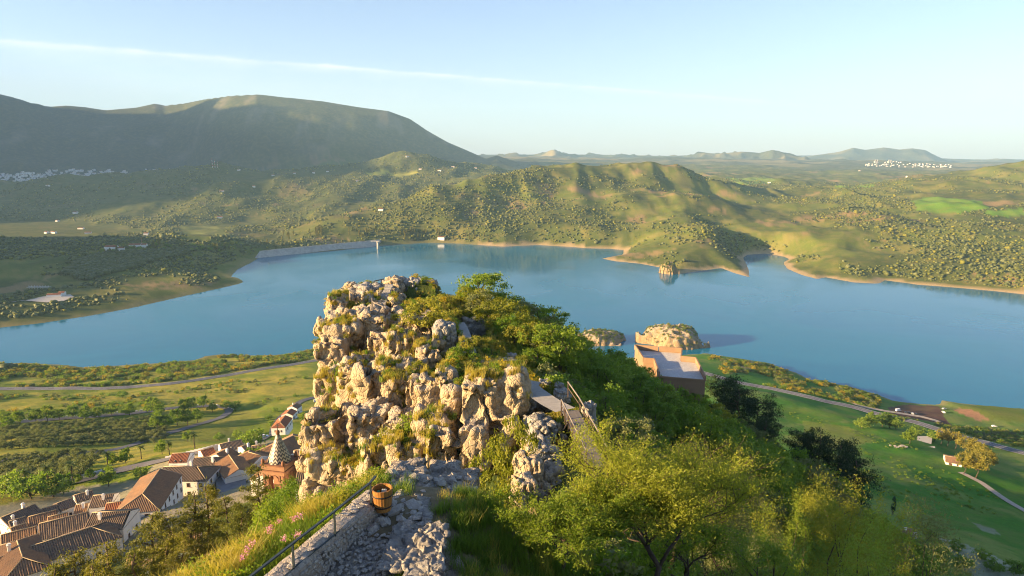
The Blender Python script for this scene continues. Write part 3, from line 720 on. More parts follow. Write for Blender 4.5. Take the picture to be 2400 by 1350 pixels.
def pine_proto(seed, H, Rr, mat, npad=46, nleaf=5200, leaf=0.34, bare=0.38, umbrella=0.0):
    """Aleppo pine: visible trunk, whorls of limbs carrying needle pads; returns wood mesh, foliage mesh"""
    r_ = np.random.default_rng(seed); mb = MB()
    lean = r_.normal(size=2) * 0.05 * H
    tp = limb(mb, (0, 0, -0.6), (lean[0], lean[1], H * 0.93), 0.02 * H, 0.004 * H, r_, 7, 0.02, 7)
    def at(t):
        i = min(int(t * 7), 6); return tp[i].lerp(tp[i + 1], t * 7 - i)
    pads = []
    for k in range(npad):
        t = bare + (0.98 - bare) * (k + r_.random()) / npad
        tt = (t - bare) / (1 - bare)
        rad = Rr * ((0.55 + 0.55 * math.sin(math.pi * min(1, tt * 0.9 + 0.12))) * (1 - tt * 0.55)) * r_.uniform(0.5, 1.1)
        if umbrella: rad = Rr * (0.45 + 0.6 * math.sin(math.pi * tt ** 0.8 * 0.9)) * r_.uniform(0.35, 1.05)
        a = r_.uniform(0, 2 * math.pi); p0 = at(min(t, 0.999))
        p1 = p0 + Vector((math.cos(a) * rad, math.sin(a) * rad, rad * r_.uniform(0.12, 0.5)))
        if k % 2 == 0: limb(mb, p0, p1, 0.006 * H, 0.0016 * H, r_, 3, 0.08, 4)
        pads.append((p1, rad)); 
        if rad > Rr * 0.5: pads.append((p0.lerp(p1, 0.6) + Vector((0, 0, 0.2)), rad))
    pp = np.array([p[0][:] for p in pads]); k = r_.integers(0, len(pp), nleaf)
    sz = (0.07 + 0.08 * r_.random(len(pp)))[k][:, None] * Rr
    C3 = pp[k] + r_.normal(size=(nleaf, 3)) * sz * np.array([1.15, 1.15, 0.62])
    v, f = leaf_quads(C3, leaf, r_, 0.28, up=0.7)
    return mb.mesh('trunk', M_BARK_RED), mesh_np('crown', v, f, M_LF[mat])
def branchy_tree(seed, H, spread_, nleaf, leaf, mat, base_r=0.11, levels=3, droop=0.0, aspect=0.30, fill=0.0):
    """open-crowned small tree grown limb by limb; leaves sit along the twigs"""
    r_ = np.random.default_rng(seed); mb = MB(); tw = []
    def grow(p, d, L, r0, lev):
        q = p + d * L
        pt = limb(mb, p, q, r0, r0 * 0.55, r_, 4, 0.07, 7 if lev == 0 else (5 if lev < 3 else 3))
        if lev >= levels - 1: tw.append((pt, L))
        if lev >= levels: return
        nb = (4, 5, 5, 4)[min(lev, 3)]
        for k in range(nb):
            t = 0.45 + 0.55 * (k + 1) / nb if lev else 0.7 + 0.3 * (k + 1) / nb
            p0 = pt[min(4, int(round(t * 4)))]
            a = 2 * math.pi * (k / nb + r_.random() * 0.25 + lev * 0.37)
            side = Vector((math.cos(a), math.sin(a), 0.0))
            nd = (d * (0.55 if lev else 0.5) + side * spread_ * r_.uniform(0.6, 1.1) + Vector((0, 0, r_.uniform(0.05, 0.5) - droop))).normalized()
            grow(p0, nd, L * r_.uniform(0.55, 0.85), r0 * 0.5, lev + 1)
    grow(Vector((0, 0, -0.4)), Vector((0.06, 0.02, 1)).normalized(), H * 0.34 + 0.4, base_r, 0)
    W2 = np.array([L for _, L in tw]); W2 /= W2.sum()
    k = r_.choice(len(tw), nleaf, p=W2); C3 = np.empty((nleaf, 3)); D3 = np.empty((nleaf, 3))
    for i in range(nleaf):
        pt, L = tw[k[i]]; t = r_.random() ** 0.7 * 4; j = min(3, int(t)); a_ = pt[j].lerp(pt[j + 1], t - j)
        C3[i] = a_; dd = (pt[4] - pt[0]).normalized(); D3[i] = dd
    C3 += r_.normal(size=C3.shape) * 0.085 * (H / 5.0)
    if fill:
        tips = np.array([pt[j][:] for pt, _ in tw for j in (2, 4)]); nn = int(nleaf * fill); kk_ = r_.integers(0, len(tips), nn)
        C5 = tips[kk_] + r_.normal(size=(nn, 3)) * (0.05 * H) * np.array([1, 1, .8])
        C3 = np.vstack([C3, C5]); D3 = np.vstack([D3, np.zeros((nn, 3))])
    v, f = leaf_quads(C3, leaf, r_, aspect, up=0.15, dirs=D3 * 0.8)
    return mb.mesh('trunk', M_BARK), mesh_np('crown', v, f, M_LF[mat])
def crown_tree(seed, H, Rr, nleaf, leaf, clumps, mat, spread=0.12, trunk_h=0.2, trunk_r=0.09, aspect=0.35, limbs=14):
    r_ = np.random.default_rng(seed); cz = H * (trunk_h + (1 - trunk_h) * 0.5); rz = H * (1 - trunk_h) * 0.5
    Cp, Cc = crown_points(r_, nleaf, (Rr, Rr, rz), clumps, spread, 0.5, 0.45); Cp[:, 2] += cz
    v, f = leaf_quads(Cp, leaf, r_, aspect, up=0.5); mb = MB()
    limb(mb, (0, 0, -0.4), (0.05 * H, 0, H * trunk_h * 1.3), trunk_r, trunk_r * 0.7, r_, 4, 0.06, 7)
    for k in range(limbs):
        c = Cc[r_.integers(len(Cc))]; limb(mb, (0.05 * H, 0, H * trunk_h * 1.2), (c[0] * 1.05, c[1] * 1.05, c[2] * 1.05 + cz), trunk_r * 0.45, trunk_r * 0.08, r_, 5, 0.1, 5)
    return mb.mesh('trunk', M_BARK), mesh_np('crown', v, f, M_LF[mat])
def grass_tuft(seed, n=46, h=0.45, mat='grass', lean=0.5, wdt=0.012):
    r_ = np.random.default_rng(seed); V = []; Fq = []
    for i in range(n):
        a = r_.uniform(0, 6.283); b = r_.normal(size=2) * 0.13; hh = h * r_.uniform(0.5, 1.25); ln = lean * r_.uniform(0.1, 1) * hh
        d = np.array([math.cos(a), math.sin(a)]); e = np.array([-d[1], d[0]]) * wdt * r_.uniform(0.6, 1.4)
        p0 = b; p1 = b + d * ln * 0.35; p2 = b + d * ln
        k = len(V)
        V += [(*(p0 - e), -0.03), (*(p0 + e), -0.03), (*(p1 + e * 0.8), hh * 0.6), (*(p1 - e * 0.8), hh * 0.6), (*(p2 + e * 0.15), hh), (*(p2 - e * 0.15), hh)]
        Fq += [(k, k+1, k+2, k+3), (k+3, k+2, k+4, k+5)]
    return mesh_np('tuft', np.array(V), np.array(Fq), M_LF[mat])
# ---- uncountable cover: one object that instances a few small meshes on points
def scatter(name, Pn, scale, protos, rot=None, seed=0, tilt=0.0):
    n = len(Pn)
    me = bpy.data.meshes.new(name); me.vertices.add(n); me.vertices.foreach_set('co', np.asarray(Pn, np.float32).ravel())
    a_ = me.attributes.new('size', 'FLOAT', 'POINT'); a_.data.foreach_set('value', np.asarray(scale, np.float32))
    r_ = np.random.default_rng(seed)
    rz = np.zeros((n, 3), np.float32); rz[:, 2] = r_.uniform(0, 6.283, n)
    if tilt: rz[:, 0] = r_.normal(size=n) * tilt; rz[:, 1] = r_.normal(size=n) * tilt
    b_ = me.attributes.new('turn', 'FLOAT_VECTOR', 'POINT'); b_.data.foreach_set('vector', rz.ravel())
    c_ = me.attributes.new('pick', 'INT', 'POINT'); c_.data.foreach_set('value', r_.integers(0, len(protos), n).astype(np.int32))
    o = obj(name, me)
    g = bpy.data.node_groups.new(name, 'GeometryNodeTree')
    g.interface.new_socket('Geometry', in_out='INPUT', socket_type='NodeSocketGeometry'); g.interface.new_socket('Geometry', in_out='OUTPUT', socket_type='NodeSocketGeometry')
    gi = g.nodes.new('NodeGroupInput'); go = g.nodes.new('NodeGroupOutput')
    cl = bpy.data.collections.new(name + '_set')
    for k, p in enumerate(protos):
        po = bpy.data.objects.new('cover_%02d' % k, p); cl.objects.link(po)
    ci = g.nodes.new('GeometryNodeCollectionInfo'); ci.inputs['Collection'].default_value = cl
    ci.inputs['Separate Children'].default_value = True; ci.inputs['Reset Children'].default_value = True
    ip = g.nodes.new('GeometryNodeInstanceOnPoints'); ip.inputs['Pick Instance'].default_value = True
    def attr(nm, dt):
        x = g.nodes.new('GeometryNodeInputNamedAttribute'); x.data_type = dt; x.inputs[0].default_value = nm; return [s_ for s_ in x.outputs if s_.enabled][0]
    g.links.new(gi.outputs[0], ip.inputs['Points']); g.links.new(ci.outputs[0], ip.inputs['Instance'])
    g.links.new(attr('pick', 'INT'), ip.inputs['Instance Index']); g.links.new(attr('turn', 'FLOAT_VECTOR'), ip.inputs['Rotation']); g.links.new(attr('size', 'FLOAT'), ip.inputs['Scale'])
    g.links.new(ip.outputs[0], go.inputs[0])
    md = o.modifiers.new('cover', 'NODES'); md.node_group = g
    tag(o, kind='stuff'); return o
def blob_mesh(name, seed, mat, sub=2, rough=0.35, zs=0.8):
    v, f = _ICO[sub]; v = v.copy(); o = seed * 7.3
    d = 1 + rough * vnoise(v[:, 0] * 2.1 + o, v[:, 1] * 2.1, v[:, 2] * 2.1) + 0.15 * vnoise(v[:, 0] * 5 + o, v[:, 1] * 5, v[:, 2] * 5)
    v = v * d[:, None] * np.array([0.5, 0.5, 0.5 * zs]); v[:, 2] += 0.36 * zs
    return mesh_np(name, v, f, mat, False)
def leaf_bush_mesh(name, seed, mat, n=260, leaf=0.16, clumps=26):
    r_ = np.random.default_rng(seed); Cp, _ = crown_points(r_, n, (0.5, 0.5, 0.42), clumps, 0.17, 0.5, 0.5); Cp[:, 2] += 0.34
    v, f = leaf_quads(Cp, leaf, r_, 0.6); return mesh_np(name, v, f, M_LF[mat])
# ================================================================== the crag: blocks fused into one rugged limestone mass
def fuse(name, blocks, voxel, mat, seed=0, amp=1.0, extra=(), fs=1.0):
    Vs = []; Fs = []; b = 0
    r_ = np.random.default_rng(seed + 100)
    for i, (x0, x1, y0, y1, Y) in enumerate(blocks):
        a = P(x0, (y0 + y1) / 2, Y); c = P(x1, (y0 + y1) / 2, Y)
        top = P((x0 + x1) / 2, y0, Y + 0.6); bot = P((x0 + x1) / 2, y1, Y - 0.4)
        wx = (c.x - a.x); hz_ = (top.z - bot.z)
        v, f = boulder_arrays(seed + i % 9 + 11, 4, 0.85, 0.10, 1.1)
        ang = r_.uniform(-0.7, 0.3); ca, sa = math.cos(ang), math.sin(ang)
        v = v * np.array([wx * 0.66, max(wx * 0.75, 1.3), hz_ * 0.62])
        v = np.stack([v[:, 0] * ca - v[:, 1] * sa * 0.6, v[:, 0] * sa * 0.6 + v[:, 1] * ca, v[:, 2]], 1)
        ctr = np.array([(a.x + c.x) / 2, Y + max(wx * 0.55, 1.0), (top.z + bot.z) / 2])
        Vs.append(v + ctr); Fs.append(f + b); b += len(v)
    for (c, d) in extra:
        v, f = boulder_arrays(seed + 3, 4, 0.7, 0.08, 1.0)
        Vs.append(v * np.array(d) + np.array(c)); Fs.append(f + b); b += len(v)
    me = mesh_np(name + '_src', np.vstack(Vs), np.vstack(Fs))
    o = bpy.data.objects.new(name + '_src', me); COL.objects.link(o)
    md = o.modifiers.new('r', 'REMESH'); md.mode = 'VOXEL'; md.voxel_size = voxel
    dg = bpy.context.evaluated_depsgraph_get(); ev = o.evaluated_get(dg); m2 = ev.to_mesh()
    n = len(m2.vertices); V = np.empty(n * 3, np.float32); m2.vertices.foreach_get('co', V); V = V.reshape(-1, 3).astype(float)
    N = np.empty(n * 3, np.float32); m2.vertices.foreach_get('normal', N); N = N.reshape(-1, 3).astype(float)
    m2.calc_loop_triangles(); F_ = np.empty(len(m2.loop_triangles) * 3, np.int32); m2.loop_triangles.foreach_get('vertices', F_); F_ = F_.reshape(-1, 3)
    ev.to_mesh_clear(); bpy.data.objects.remove(o); bpy.data.meshes.remove(me)
    V0 = V; V = V * fs
    # fractured surface: deep joints, facets, pitting
    warp = np.stack([fbm(V[:, 0] / 2.2 + 7 * k, V[:, 1] / 2.2, V[:, 2] / 3.0, 3, seed + k) for k in range(3)], 1) * 0.8
    Q = V + warp
    # elongated, slightly leaning blocks stepped against each other
    Q[:, 0] += 0.18 * V[:, 2]
    f1, f2, i1, t1 = worley(Q / np.array([2.6, 2.6, 5.6]), seed + 1, True); g1, g2, i2, t2 = worley(Q / np.array([1.15, 1.15, 2.4]), seed + 2, True)
    e1, e2, i3, t3 = worley(Q / np.array([0.42, 0.42, 0.7]), seed + 3, True)
    # each joint block steps in or out and its face tilts its own way
    d = 0.50 * i1 + 0.95 * t1 - 0.50 * np.exp(-(f2 - f1) / 0.045) + 0.15 * i2 + 0.36 * t2 - 0.16 * np.exp(-(g2 - g1) / 0.06) + 0.05 * i3 + 0.10 * t3
    d += 0.16 * fbm(V[:, 0] / 3.2, V[:, 1] / 3.2, V[:, 2] / 3.2, 4, seed + 8) + 0.07 * fbm(V[:, 0] / 0.5, V[:, 1] / 0.5, V[:, 2] / 0.5, 3, seed + 9)
    V = V0 + N * (d * amp)[:, None]
    return mesh_np(name, V, F_, mat, False)
crag_t = empty('rock_crag', (0, 70, 215))
tag(crag_t, 'large sunlit limestone crag rising in front of the lake', 'rock')
mm = fuse('rock_face', BLK, 0.17, M_CRAG, 1, 1.0)
co = obj('rock_face', mm, crag_t); co.location = (0, -70, -215)
def block_rock(x0, x1, y0, y1, Y, mat=None, seed=0, parent=None, name='boulder', depth=None):
    a = P(x0, (y0 + y1) / 2, Y); c = P(x1, (y0 + y1) / 2, Y); top = P((x0 + x1) / 2, y0, Y); bot = P((x0 + x1) / 2, y1, Y)
    me = BOULDER_ME[seed % 6]
    if mat is not None:
        key = (seed % 6, mat.name)
        if key not in _BM: _BM[key] = BOULDER_ME[seed % 6].copy(); _BM[key].materials.clear(); _BM[key].materials.append(mat)
        me = _BM[key]
    o = obj(name, me, parent)
    wx = (c.x - a.x) / 2 * 1.12; h = (top.z - bot.z) / 2 * 1.12
    o.scale = (wx, depth or wx, h); o.location = ((a.x + c.x) / 2, Y + wx * 0.5, (top.z + bot.z) / 2)
    o.rotation_euler = (0, 0, (seed * 1.37) % 1.2 - 0.6)
    return o
_BM = {}
# boulders that stand free of the crag
FREE = [
 (826,890,667,708,110,'big rounded grey boulder beside the stone steps on the crag'),
 (806,834,662,692,113,'leaning slab of rock at the far left tip of the crag'),
 (897,948,651,708,113,'tall cracked rock right of the stone steps on the crag'),
 (938,990,654,702,114,'grey rock in the middle of the crag summit wall'),
 (982,1026,657,692,115,'small grey rock closing the crag summit wall'),
 (1012,1068,757,826,84,'round dark grey boulder standing alone left of the stone path'),
 (1084,1138,745,800,96,'grey boulder right behind the upper stone path'),
 (1062,1092,750,778,99,'small pointed boulder at the top of the upper stone path'),
 (1148,1182,818,862,84,'dark grey boulder among bushes below the upper stone path'),
 (1184,1212,830,868,80,'low dark boulder half sunk in bushes'),
 (1262,1296,892,922,64,'pale boulder on the bend of the lower stone path'),
 (1300,1322,898,915,63,'small pale rock behind the footbridge rail'),
 (1300,1336,915,948,60,'white block of rock at the head of the footbridge'),
 (1366,1398,945,1010,58,'rock standing outside the right rail of the footbridge'),
 (1222,1256,930,962,60,'dark weathered rock left of the lower stone path'),
 (1030,1062,826,850,82,'low reddish rock on the grass terrace'),
 (1056,1096,824,852,84,'grey rock lying on the grass terrace'),
 (1150,1260,1330,1400,15,'rough rock at the foot of the almond tree'),
]
for i, (x0, x1, y0, y1, Y, lab) in enumerate(FREE):
    o = block_rock(x0, x1, y0, y1, Y, M_CRAG if ('lit' in lab or 'slab' in lab or 'tall' in lab or 'reddish' in lab) else None, i)
    tag(o, lab, 'rock')
sp_t = empty('rock_spur', P(1235, 1240, 42)); tag(sp_t, 'broken sunlit rock spur left of the almond tree', 'rock')
me = fuse('rock_face', [(1222,1268,1078,1150,45),(1205,1252,1125,1195,43),(1196,1240,1170,1250,41),(1228,1292,1150,1235,43.5),(1250,1300,1110,1170,46)], 0.11, M_CRAG, 41, 0.55, fs=1.8)
o = obj('rock_face', me, sp_t); o.location = -sp_t.location
# terrace ledges of rock
for i, (x0, x1, y0, y1, Y) in enumerate([(1060,1150,858,880,74),(1130,1210,848,872,76),(1090,1180,836,850,80),(1230,1300,985,1040,56),(1240,1300,1040,1090,52)]):
    o = block_rock(x0, x1, y0, y1, Y, None, i + 2, depth=2.2); tag(o, ['flat rock ledge on the grass terrace above the cleft', 'flat rock ledge on the terrace left of the dark boulder', 'narrow rock ledge behind the terrace grass', 'grey rock step just left of the footbridge deck', 'grey rock step under the footbridge near the almond tree'][i], 'rock')
# ---- stone paths on the ridge
M_PATH = mat_rock('path_stone', (0.25, 0.245, 0.235), (0.46, 0.45, 0.43), 0.05, 0.6, 3.0)
def ribbon(pts3, width, lift=0.05, step=0.5, cross=3, follow=True, zoff=None):
    """sheet along a polyline, lying on the ground"""
    pts3 = [Vector(p) for p in pts3]; out = []
    for i in range(len(pts3) - 1):                                   # Catmull-Rom
        p0 = pts3[max(i-1, 0)]; p1 = pts3[i]; p2 = pts3[i+1]; p3 = pts3[min(i+2, len(pts3)-1)]
        n = max(2, int((p2 - p1).length / step))
        for k in range(n):
            t = k / n; out.append(0.5 * ((2*p1) + (p2-p0)*t + (2*p0-5*p1+4*p2-p3)*t*t + (3*p1-p0-3*p2+p3)*t**3))
    out.append(pts3[-1]); V = []; 
    for i, p in enumerate(out):
        t = (out[min(i+1, len(out)-1)] - out[max(i-1, 0)]); t.z = 0; t.normalize(); s_ = Vector((t.y, -t.x, 0))
        wv = width if not callable(width) else width(i / len(out))
        row = [p + s_ * wv * (c / (cross - 1) - 0.5) for c in range(cross)]
        if follow:
            zc = max(ground(float(q.x), float(q.y)) for q in row + [p])
            for q in row: q.z = (zc * 0.7 + ground(float(q.x), float(q.y)) * 0.3 if not zoff else zc) + lift
        else:
            for q in row: q.z = p.z + lift
        V += row
    n = len(out); Fq = [(i*cross+c, i*cross+c+1, (i+1)*cross+c+1, (i+1)*cross+c) for i in range(n-1) for c in range(cross-1)]
    return np.array([v[:] for v in V]), np.array(Fq), out
def path_obj(name, pts3, width, mat, **kw):
    v, f, out = ribbon(pts3, width, **kw)
    if v[f[0][1]][0] is not None:
        a_, b_, c_ = v[f[0][0]], v[f[0][1]], v[f[0][3]]
        if np.cross(b_ - a_, c_ - a_)[2] < 0: f = f[:, ::-1]
    o = obj(name, mesh_np(name, v, f, mat, True)); tag(o, kind='structure'); return o, out
BZ = 229.2
low = [G(1246,893,228.9), G(1238,905,228.8), G(1262,925,228.9), G(1292,945,229.0), G(1325,962,229.1)]
path_obj('stone_path', low, 2.0, M_PATH, follow=False, lift=0.05)
upp = [G(1100,829,227.2), G(1092,800,227.3), G(1082,772,227.5), G(1074,758,227.7)]
path_obj('stone_path', upp, 1.7, M_PATH, follow=False, lift=0.12)
# stone steps between the summit rocks
M_WOOD = mat_simple('grey_wood', (0.19, 0.17, 0.15), 0.85, 0.3, 5, 0.5, 30, 0.01)
M_WOOD_D = mat_simple('dark_wood', (0.085, 0.062, 0.048), 0.85, 0.3, 5, 0.5, 30, 0.01)
st = empty('stone_steps', P(893, 716, 103)); tag(st, 'flight of narrow stone steps climbing between the summit rocks', 'steps')
p0 = P(890, 716, 103); 
for k in range(9):
    mb = MB(); mb.box((0.03 * k, 0.75 * k, 0.26 * k - 0.1), (1.1 + 0.1 * (k % 3), 0.8, 0.3)); mb.build('step', M_PATH, st)
# wooden rails beside the steps
def rail_fence(name, label, pts3, h, mat, rw=0.09, braces=False, mids=()):
    t = empty(name, pts3[0]); tag(t, label, 'railing'); o0 = Vector(pts3[0])
    for p in pts3:
        mb = MB(); q = Vector(p) - o0; mb.beam(q - Vector((0, 0, 0.5)), q + Vector((0, 0, h)), rw * 1.15); mb.build('post', mat, t)
    for i in range(len(pts3) - 1):
        a = Vector(pts3[i]) - o0; b = Vector(pts3[i+1]) - o0
        mb = MB(); mb.beam(a + Vector((0, 0, h)), b + Vector((0, 0, h)), rw); mb.build('rail', mat, t)
        for m_ in mids:
            mb = MB(); mb.beam(a + Vector((0, 0, h * m_)), b + Vector((0, 0, h * m_)), rw * 0.7); mb.build('rail', mat, t)
    return t
rail_fence('wooden_railing', 'short weathered wooden railing below the summit steps', [P(872,714,100), P(873,722,99), P(900,735,97)], 1.0, M_WOOD, 0.14)
rail_fence('wooden_railing', 'dark wooden railing at the top of the summit steps', [P(877,675,116), P(894,671,118), P(899,669,120)], 1.2, M_WOOD_D, 0.14, mids=(0.5,))
# ---- footbridge
bf, bn = G(1336, 962, BZ), G(1402, 1094, BZ)
bt = empty('wooden_footbridge', bf); tag(bt, 'grey plank footbridge with dark wooden handrails leading onto the crag', 'footbridge')
ax = (bn - bf); BL = ax.length; ax.normalize(); sd = Vector((ax.y, -ax.x, 0)) * -1      # sd: to the right of the picture
if sd.x < 0: sd = -sd
npl = int(BL / 0.19)
pl_me = []
for k in range(4):
    mb = MB(); mb.box((0, 0, 0), (1.42 + 0.03 * (k % 2), 0.155, 0.045)); pl_me.append(mb.mesh('plank', M_WOOD))
ang = math.atan2(sd.y, sd.x)
for k in range(npl):
    o = obj('plank', pl_me[k % 4], bt); o.location = ax * (k + 0.5) * 0.19 + Vector((0, 0, random.uniform(-.008, .008))); o.rotation_euler = (0, random.uniform(-.01, .01), ang + random.uniform(-.012, .012))
for s_ in (-1, 1):
    mb = MB(); mb.beam(sd * s_ * 0.5 + Vector((0, 0, -.14)), ax * BL + sd * s_ * 0.5 + Vector((0, 0, -.14)), 0.14, 0.22); mb.build('girder', M_WOOD_D, bt)
for s_ in (-1, 1):
    n = 7; st0 = -0.02 if s_ < 0 else 0.1
    base = [ax * (0.25 + (BL - 0.5) * i / (n - 1)) + sd * s_ * 0.78 for i in range(n)]
    if s_ > 0: base = [Vector((-0.75, 3.4, 0.25)) + sd * 0.85] + base
    for i, p in enumerate(base):
        mb = MB(); mb.beam(p + Vector((0, 0, -0.35)), p + Vector((0, 0, 1.05)), 0.11); post = mb.build('post', M_WOOD_D, bt)
        if i % 2 == 0 and 0 < i < len(base) - 1:
            mb = MB(); mb.beam(p + Vector((0, 0, 0.62)), p + sd * s_ * 0.42 + Vector((0, 0, -0.18)), 0.075); mb.build('brace', M_WOOD_D, post)
    for i in range(len(base) - 1):
        a, b = base[i], base[i+1]
        mb = MB(); mb.tube([a + Vector((0, 0, 1.08)), b + Vector((0, 0, 1.08))], 0.065, 8); mb.build('handrail', M_WOOD, bt)
        mb = MB(); mb.beam(a + Vector((0, 0, 0.55)), b + Vector((0, 0, 0.55)), 0.035, 0.09); mb.build('mid_rail', M_WOOD_D, bt)
# ================================================================== castle platform in front: wall, railing, bin, path, rubble
M_STEEL = mat_simple('painted_steel', (0.055, 0.075, 0.08), 0.45, 0.2, 8, 0.1, 60, 0.002, metal=0.3)
M_MORTAR = mat_rock('lime_mortar', (0.30, 0.25, 0.20), (0.42, 0.37, 0.31), 0.2, 0.3, 4.0)
GZ0 = 242.0
wl = [G(470,1480,242.42), G(560,1420,242.45), G(650,1346,242.5), G(745,1264,242.52), G(830,1192,242.55), G(876,1152,242.55)]
wt = empty('stone_parapet', wl[2]); tag(wt, 'low rubble stone parapet wall capped with mortar beside the castle path', 'wall'); o0 = wl[2].copy()
dense = []
for i in range(len(wl) - 1):
    for k in range(10): dense.append(wl[i].lerp(wl[i+1], k / 10))
dense.append(wl[-1])
V = []; sec = 12
for i, p in enumerate(dense):
    t = dense[min(i+1, len(dense)-1)] - dense[max(i-1, 0)]; t.z = 0; t.normalize(); s_ = Vector((t.y, -t.x, 0))
    if s_.x < 0: s_ = -s_
    hw = 0.24
    prof = [(-hw - .05, -1.4), (-hw - .02, -.5), (-hw, -.08), (-hw * .75, 0.01), (-hw * .25, .035), (hw * .25, .03), (hw * .8, 0.0), (hw, -.07), (hw + .01, -.25), (hw + .02, -.5), (hw + .03, -.7), (hw + .03, -1.0)]
    for j, (a, z) in enumerate(prof):
        n_ = fbm(np.array([p.x * 3 + a * 4]), np.array([p.y * 3 + z * 4]), o=3, s=3)[0] * 0.08
        V.append(p + s_ * (a + n_) + Vector((0, 0, z + n_ * 0.6)) - o0)
Fq = [(i*sec+j, (i+1)*sec+j, (i+1)*sec+j+1, i*sec+j+1) for i in range(len(dense)-1) for j in range(sec-1)]
e0 = (len(dense)-1) * sec
wm_ = bpy.data.meshes.new('wall_core'); wm_.from_pydata([v[:] for v in V], [], Fq + [tuple(e0 + j for j in range(sec))]); wm_.materials.append(M_MORTAR); wm_.update()
obj('wall_core', wm_, wt)
# stones set in the inner face
r_ = random.Random(3)
cnt = 0
for i in range(4, len(dense) - 1):
    p = dense[i]; t = dense[min(i+1, len(dense)-1)] - dense[i-1]; t.z = 0; seg = (dense[i+1] - dense[i]).length; t.normalize(); s_ = Vector((t.y, -t.x, 0))
    if s_.x < 0: s_ = -s_
    z = -0.10
    while z > -0.62:
        hgt = r_.uniform(0.07, 0.13)
        o = obj('wall_stone', STONES[r_.randrange(10)], wt); ln = seg * r_.uniform(0.75, 1.25)
        o.scale = (0.11, ln * 1.05, hgt * 1.35); o.location = p + t * seg * r_.uniform(-.3, .3) + s_ * 0.262 + Vector((0, 0, z - hgt / 2)) - o0
        o.rotation_euler = (r_.uniform(-.12, .12), r_.uniform(-.1, .1), math.atan2(-t.x, t.y)); z -= hgt * 0.98; cnt += 1
for i in range(8, len(dense) - 1, 1):                                # a few flat stones showing through the cap
    if r_.random() < 0.55:
        p = dense[i]; o = obj('cap_stone', STONES[r_.randrange(10)], wt); o.scale = (r_.uniform(.16, .3), r_.uniform(.16, .3), 0.05); o.location = p + Vector((r_.uniform(-.12, .12), 0, 0.015)) - o0; o.rotation_euler[2] = r_.uniform(0, 3)
# ---- steel railing
RZ = 243.0
posts = [G(560,1372,RZ), G(685,1274,RZ), G(783,1199,RZ), G(868,1131,RZ)]
rt = empty('steel_railing', (posts[2].x, posts[2].y, GZ0)); tag(rt, 'dark painted steel handrail on thin posts along the parapet', 'railing'); o0 = rt.location.copy()
for p in posts:
    mb = MB(); mb.beam(Vector((p.x, p.y, ground(p.x, p.y) - 0.2)) - o0, p - o0, 0.036); mb.build('post', M_STEEL, rt)
ends = [G(380,1470,RZ)] + posts + [G(880,1116,RZ + 0.02)]
for i in range(len(ends) - 1):
    mb = MB(); mb.beam(ends[i] - o0, ends[i+1] - o0, 0.048, 0.03); mb.build('handrail', M_STEEL, rt)
for i in range(len(posts) - 1):
    mb = MB(); d = Vector((0, 0, -0.5)); mb.beam(posts[i] + d - o0, posts[i+1] + d - o0, 0.022); mb.build('mid_rail', M_STEEL, rt)
# ---- barrel-shaped litter bin hung on the last post
M_STAVE = mat_simple('varnished_stave', (0.30, 0.145, 0.040), 0.4, 0.35, 4, 0.3, 25, 0.006)
M_HOOP = mat_simple('black_hoop', (0.02, 0.018, 0.018), 0.5, 0.2, 10)
bc = P(896, 1143, 14.0); bh = 0.52; bx_, by_ = bc.x, bc.y; bz = bc.z - bh
bt2 = empty('barrel_bin', (bx_, by_, bz)); tag(bt2, 'wooden barrel litter bin with two black hoops hung by the railing end', 'litter bin')
ns = 20; rt_, rb_ = 0.225, 0.175
for k in range(ns):
    a = 2 * math.pi * k / ns; da = math.pi / ns * 0.93
    V = []
    for z, rr in ((0, rb_), (bh * .5, (rt_ + rb_) / 2 + .008), (bh * random.uniform(.97, 1.0), rt_)):
        for rad in (rr, rr - 0.022):
            for s_ in (-1, 0, 1):
                V.append(((rad + (0.004 if s_ == 0 and rad == rr else 0)) * math.cos(a + s_ * da), (rad + (0.004 if s_ == 0 and rad == rr else 0)) * math.sin(a + s_ * da), z))
    f = []
    for L_ in range(2):
        b0, b1 = L_ * 6, L_ * 6 + 6
        f += [(b0, b0+1, b1+1, b1), (b0+1, b0+2, b1+2, b1+1), (b0+3, b1+3, b1+4, b0+4), (b0+4, b1+4, b1+5, b0+5), (b0, b1, b1+3, b0+3), (b0+2, b0+5, b1+5, b1+2)]
    f += [(12, 13, 16, 15), (13, 14, 17, 16), (0, 3, 4, 1), (1, 4, 5, 2)]
    me = bpy.data.meshes.new('stave'); me.from_pydata(V, [], f); me.materials.append(M_STAVE); me.update(); obj('stave', me, bt2)
for zz in (0.11, 0.37):
    rr = rb_ + (rt_ - rb_) * zz / bh + 0.008; V = []; f = []
    for k in range(32):
        a = 2 * math.pi * k / 32
        for rad, z in ((rr + .004, zz - .016), (rr + .0075, zz + .016), (rr - .003, zz + .016), (rr - .004, zz - .016)): V.append((rad * math.cos(a), rad * math.sin(a), z))
    for k in range(32):
        for j in range(4): f.append((k*4+j, ((k+1) % 32)*4+j, ((k+1) % 32)*4+(j+1) % 4, k*4+(j+1) % 4))
    me = bpy.data.meshes.new('hoop'); me.from_pydata(V, [], f); me.materials.append(M_HOOP); me.polygons.foreach_set('use_smooth', [True]*len(f)); me.update(); obj('hoop', me, bt2)
mb = MB(); mb.tube([(0, 0, .02), (0, 0, .035)], rb_ - .02, 20); mb.build('bottom', M_STAVE, bt2)
mb = MB(); mb.box((-rt_ - .02, 0, .4), (.1, .05, .03)); mb.build('bracket', M_HOOP, bt2)
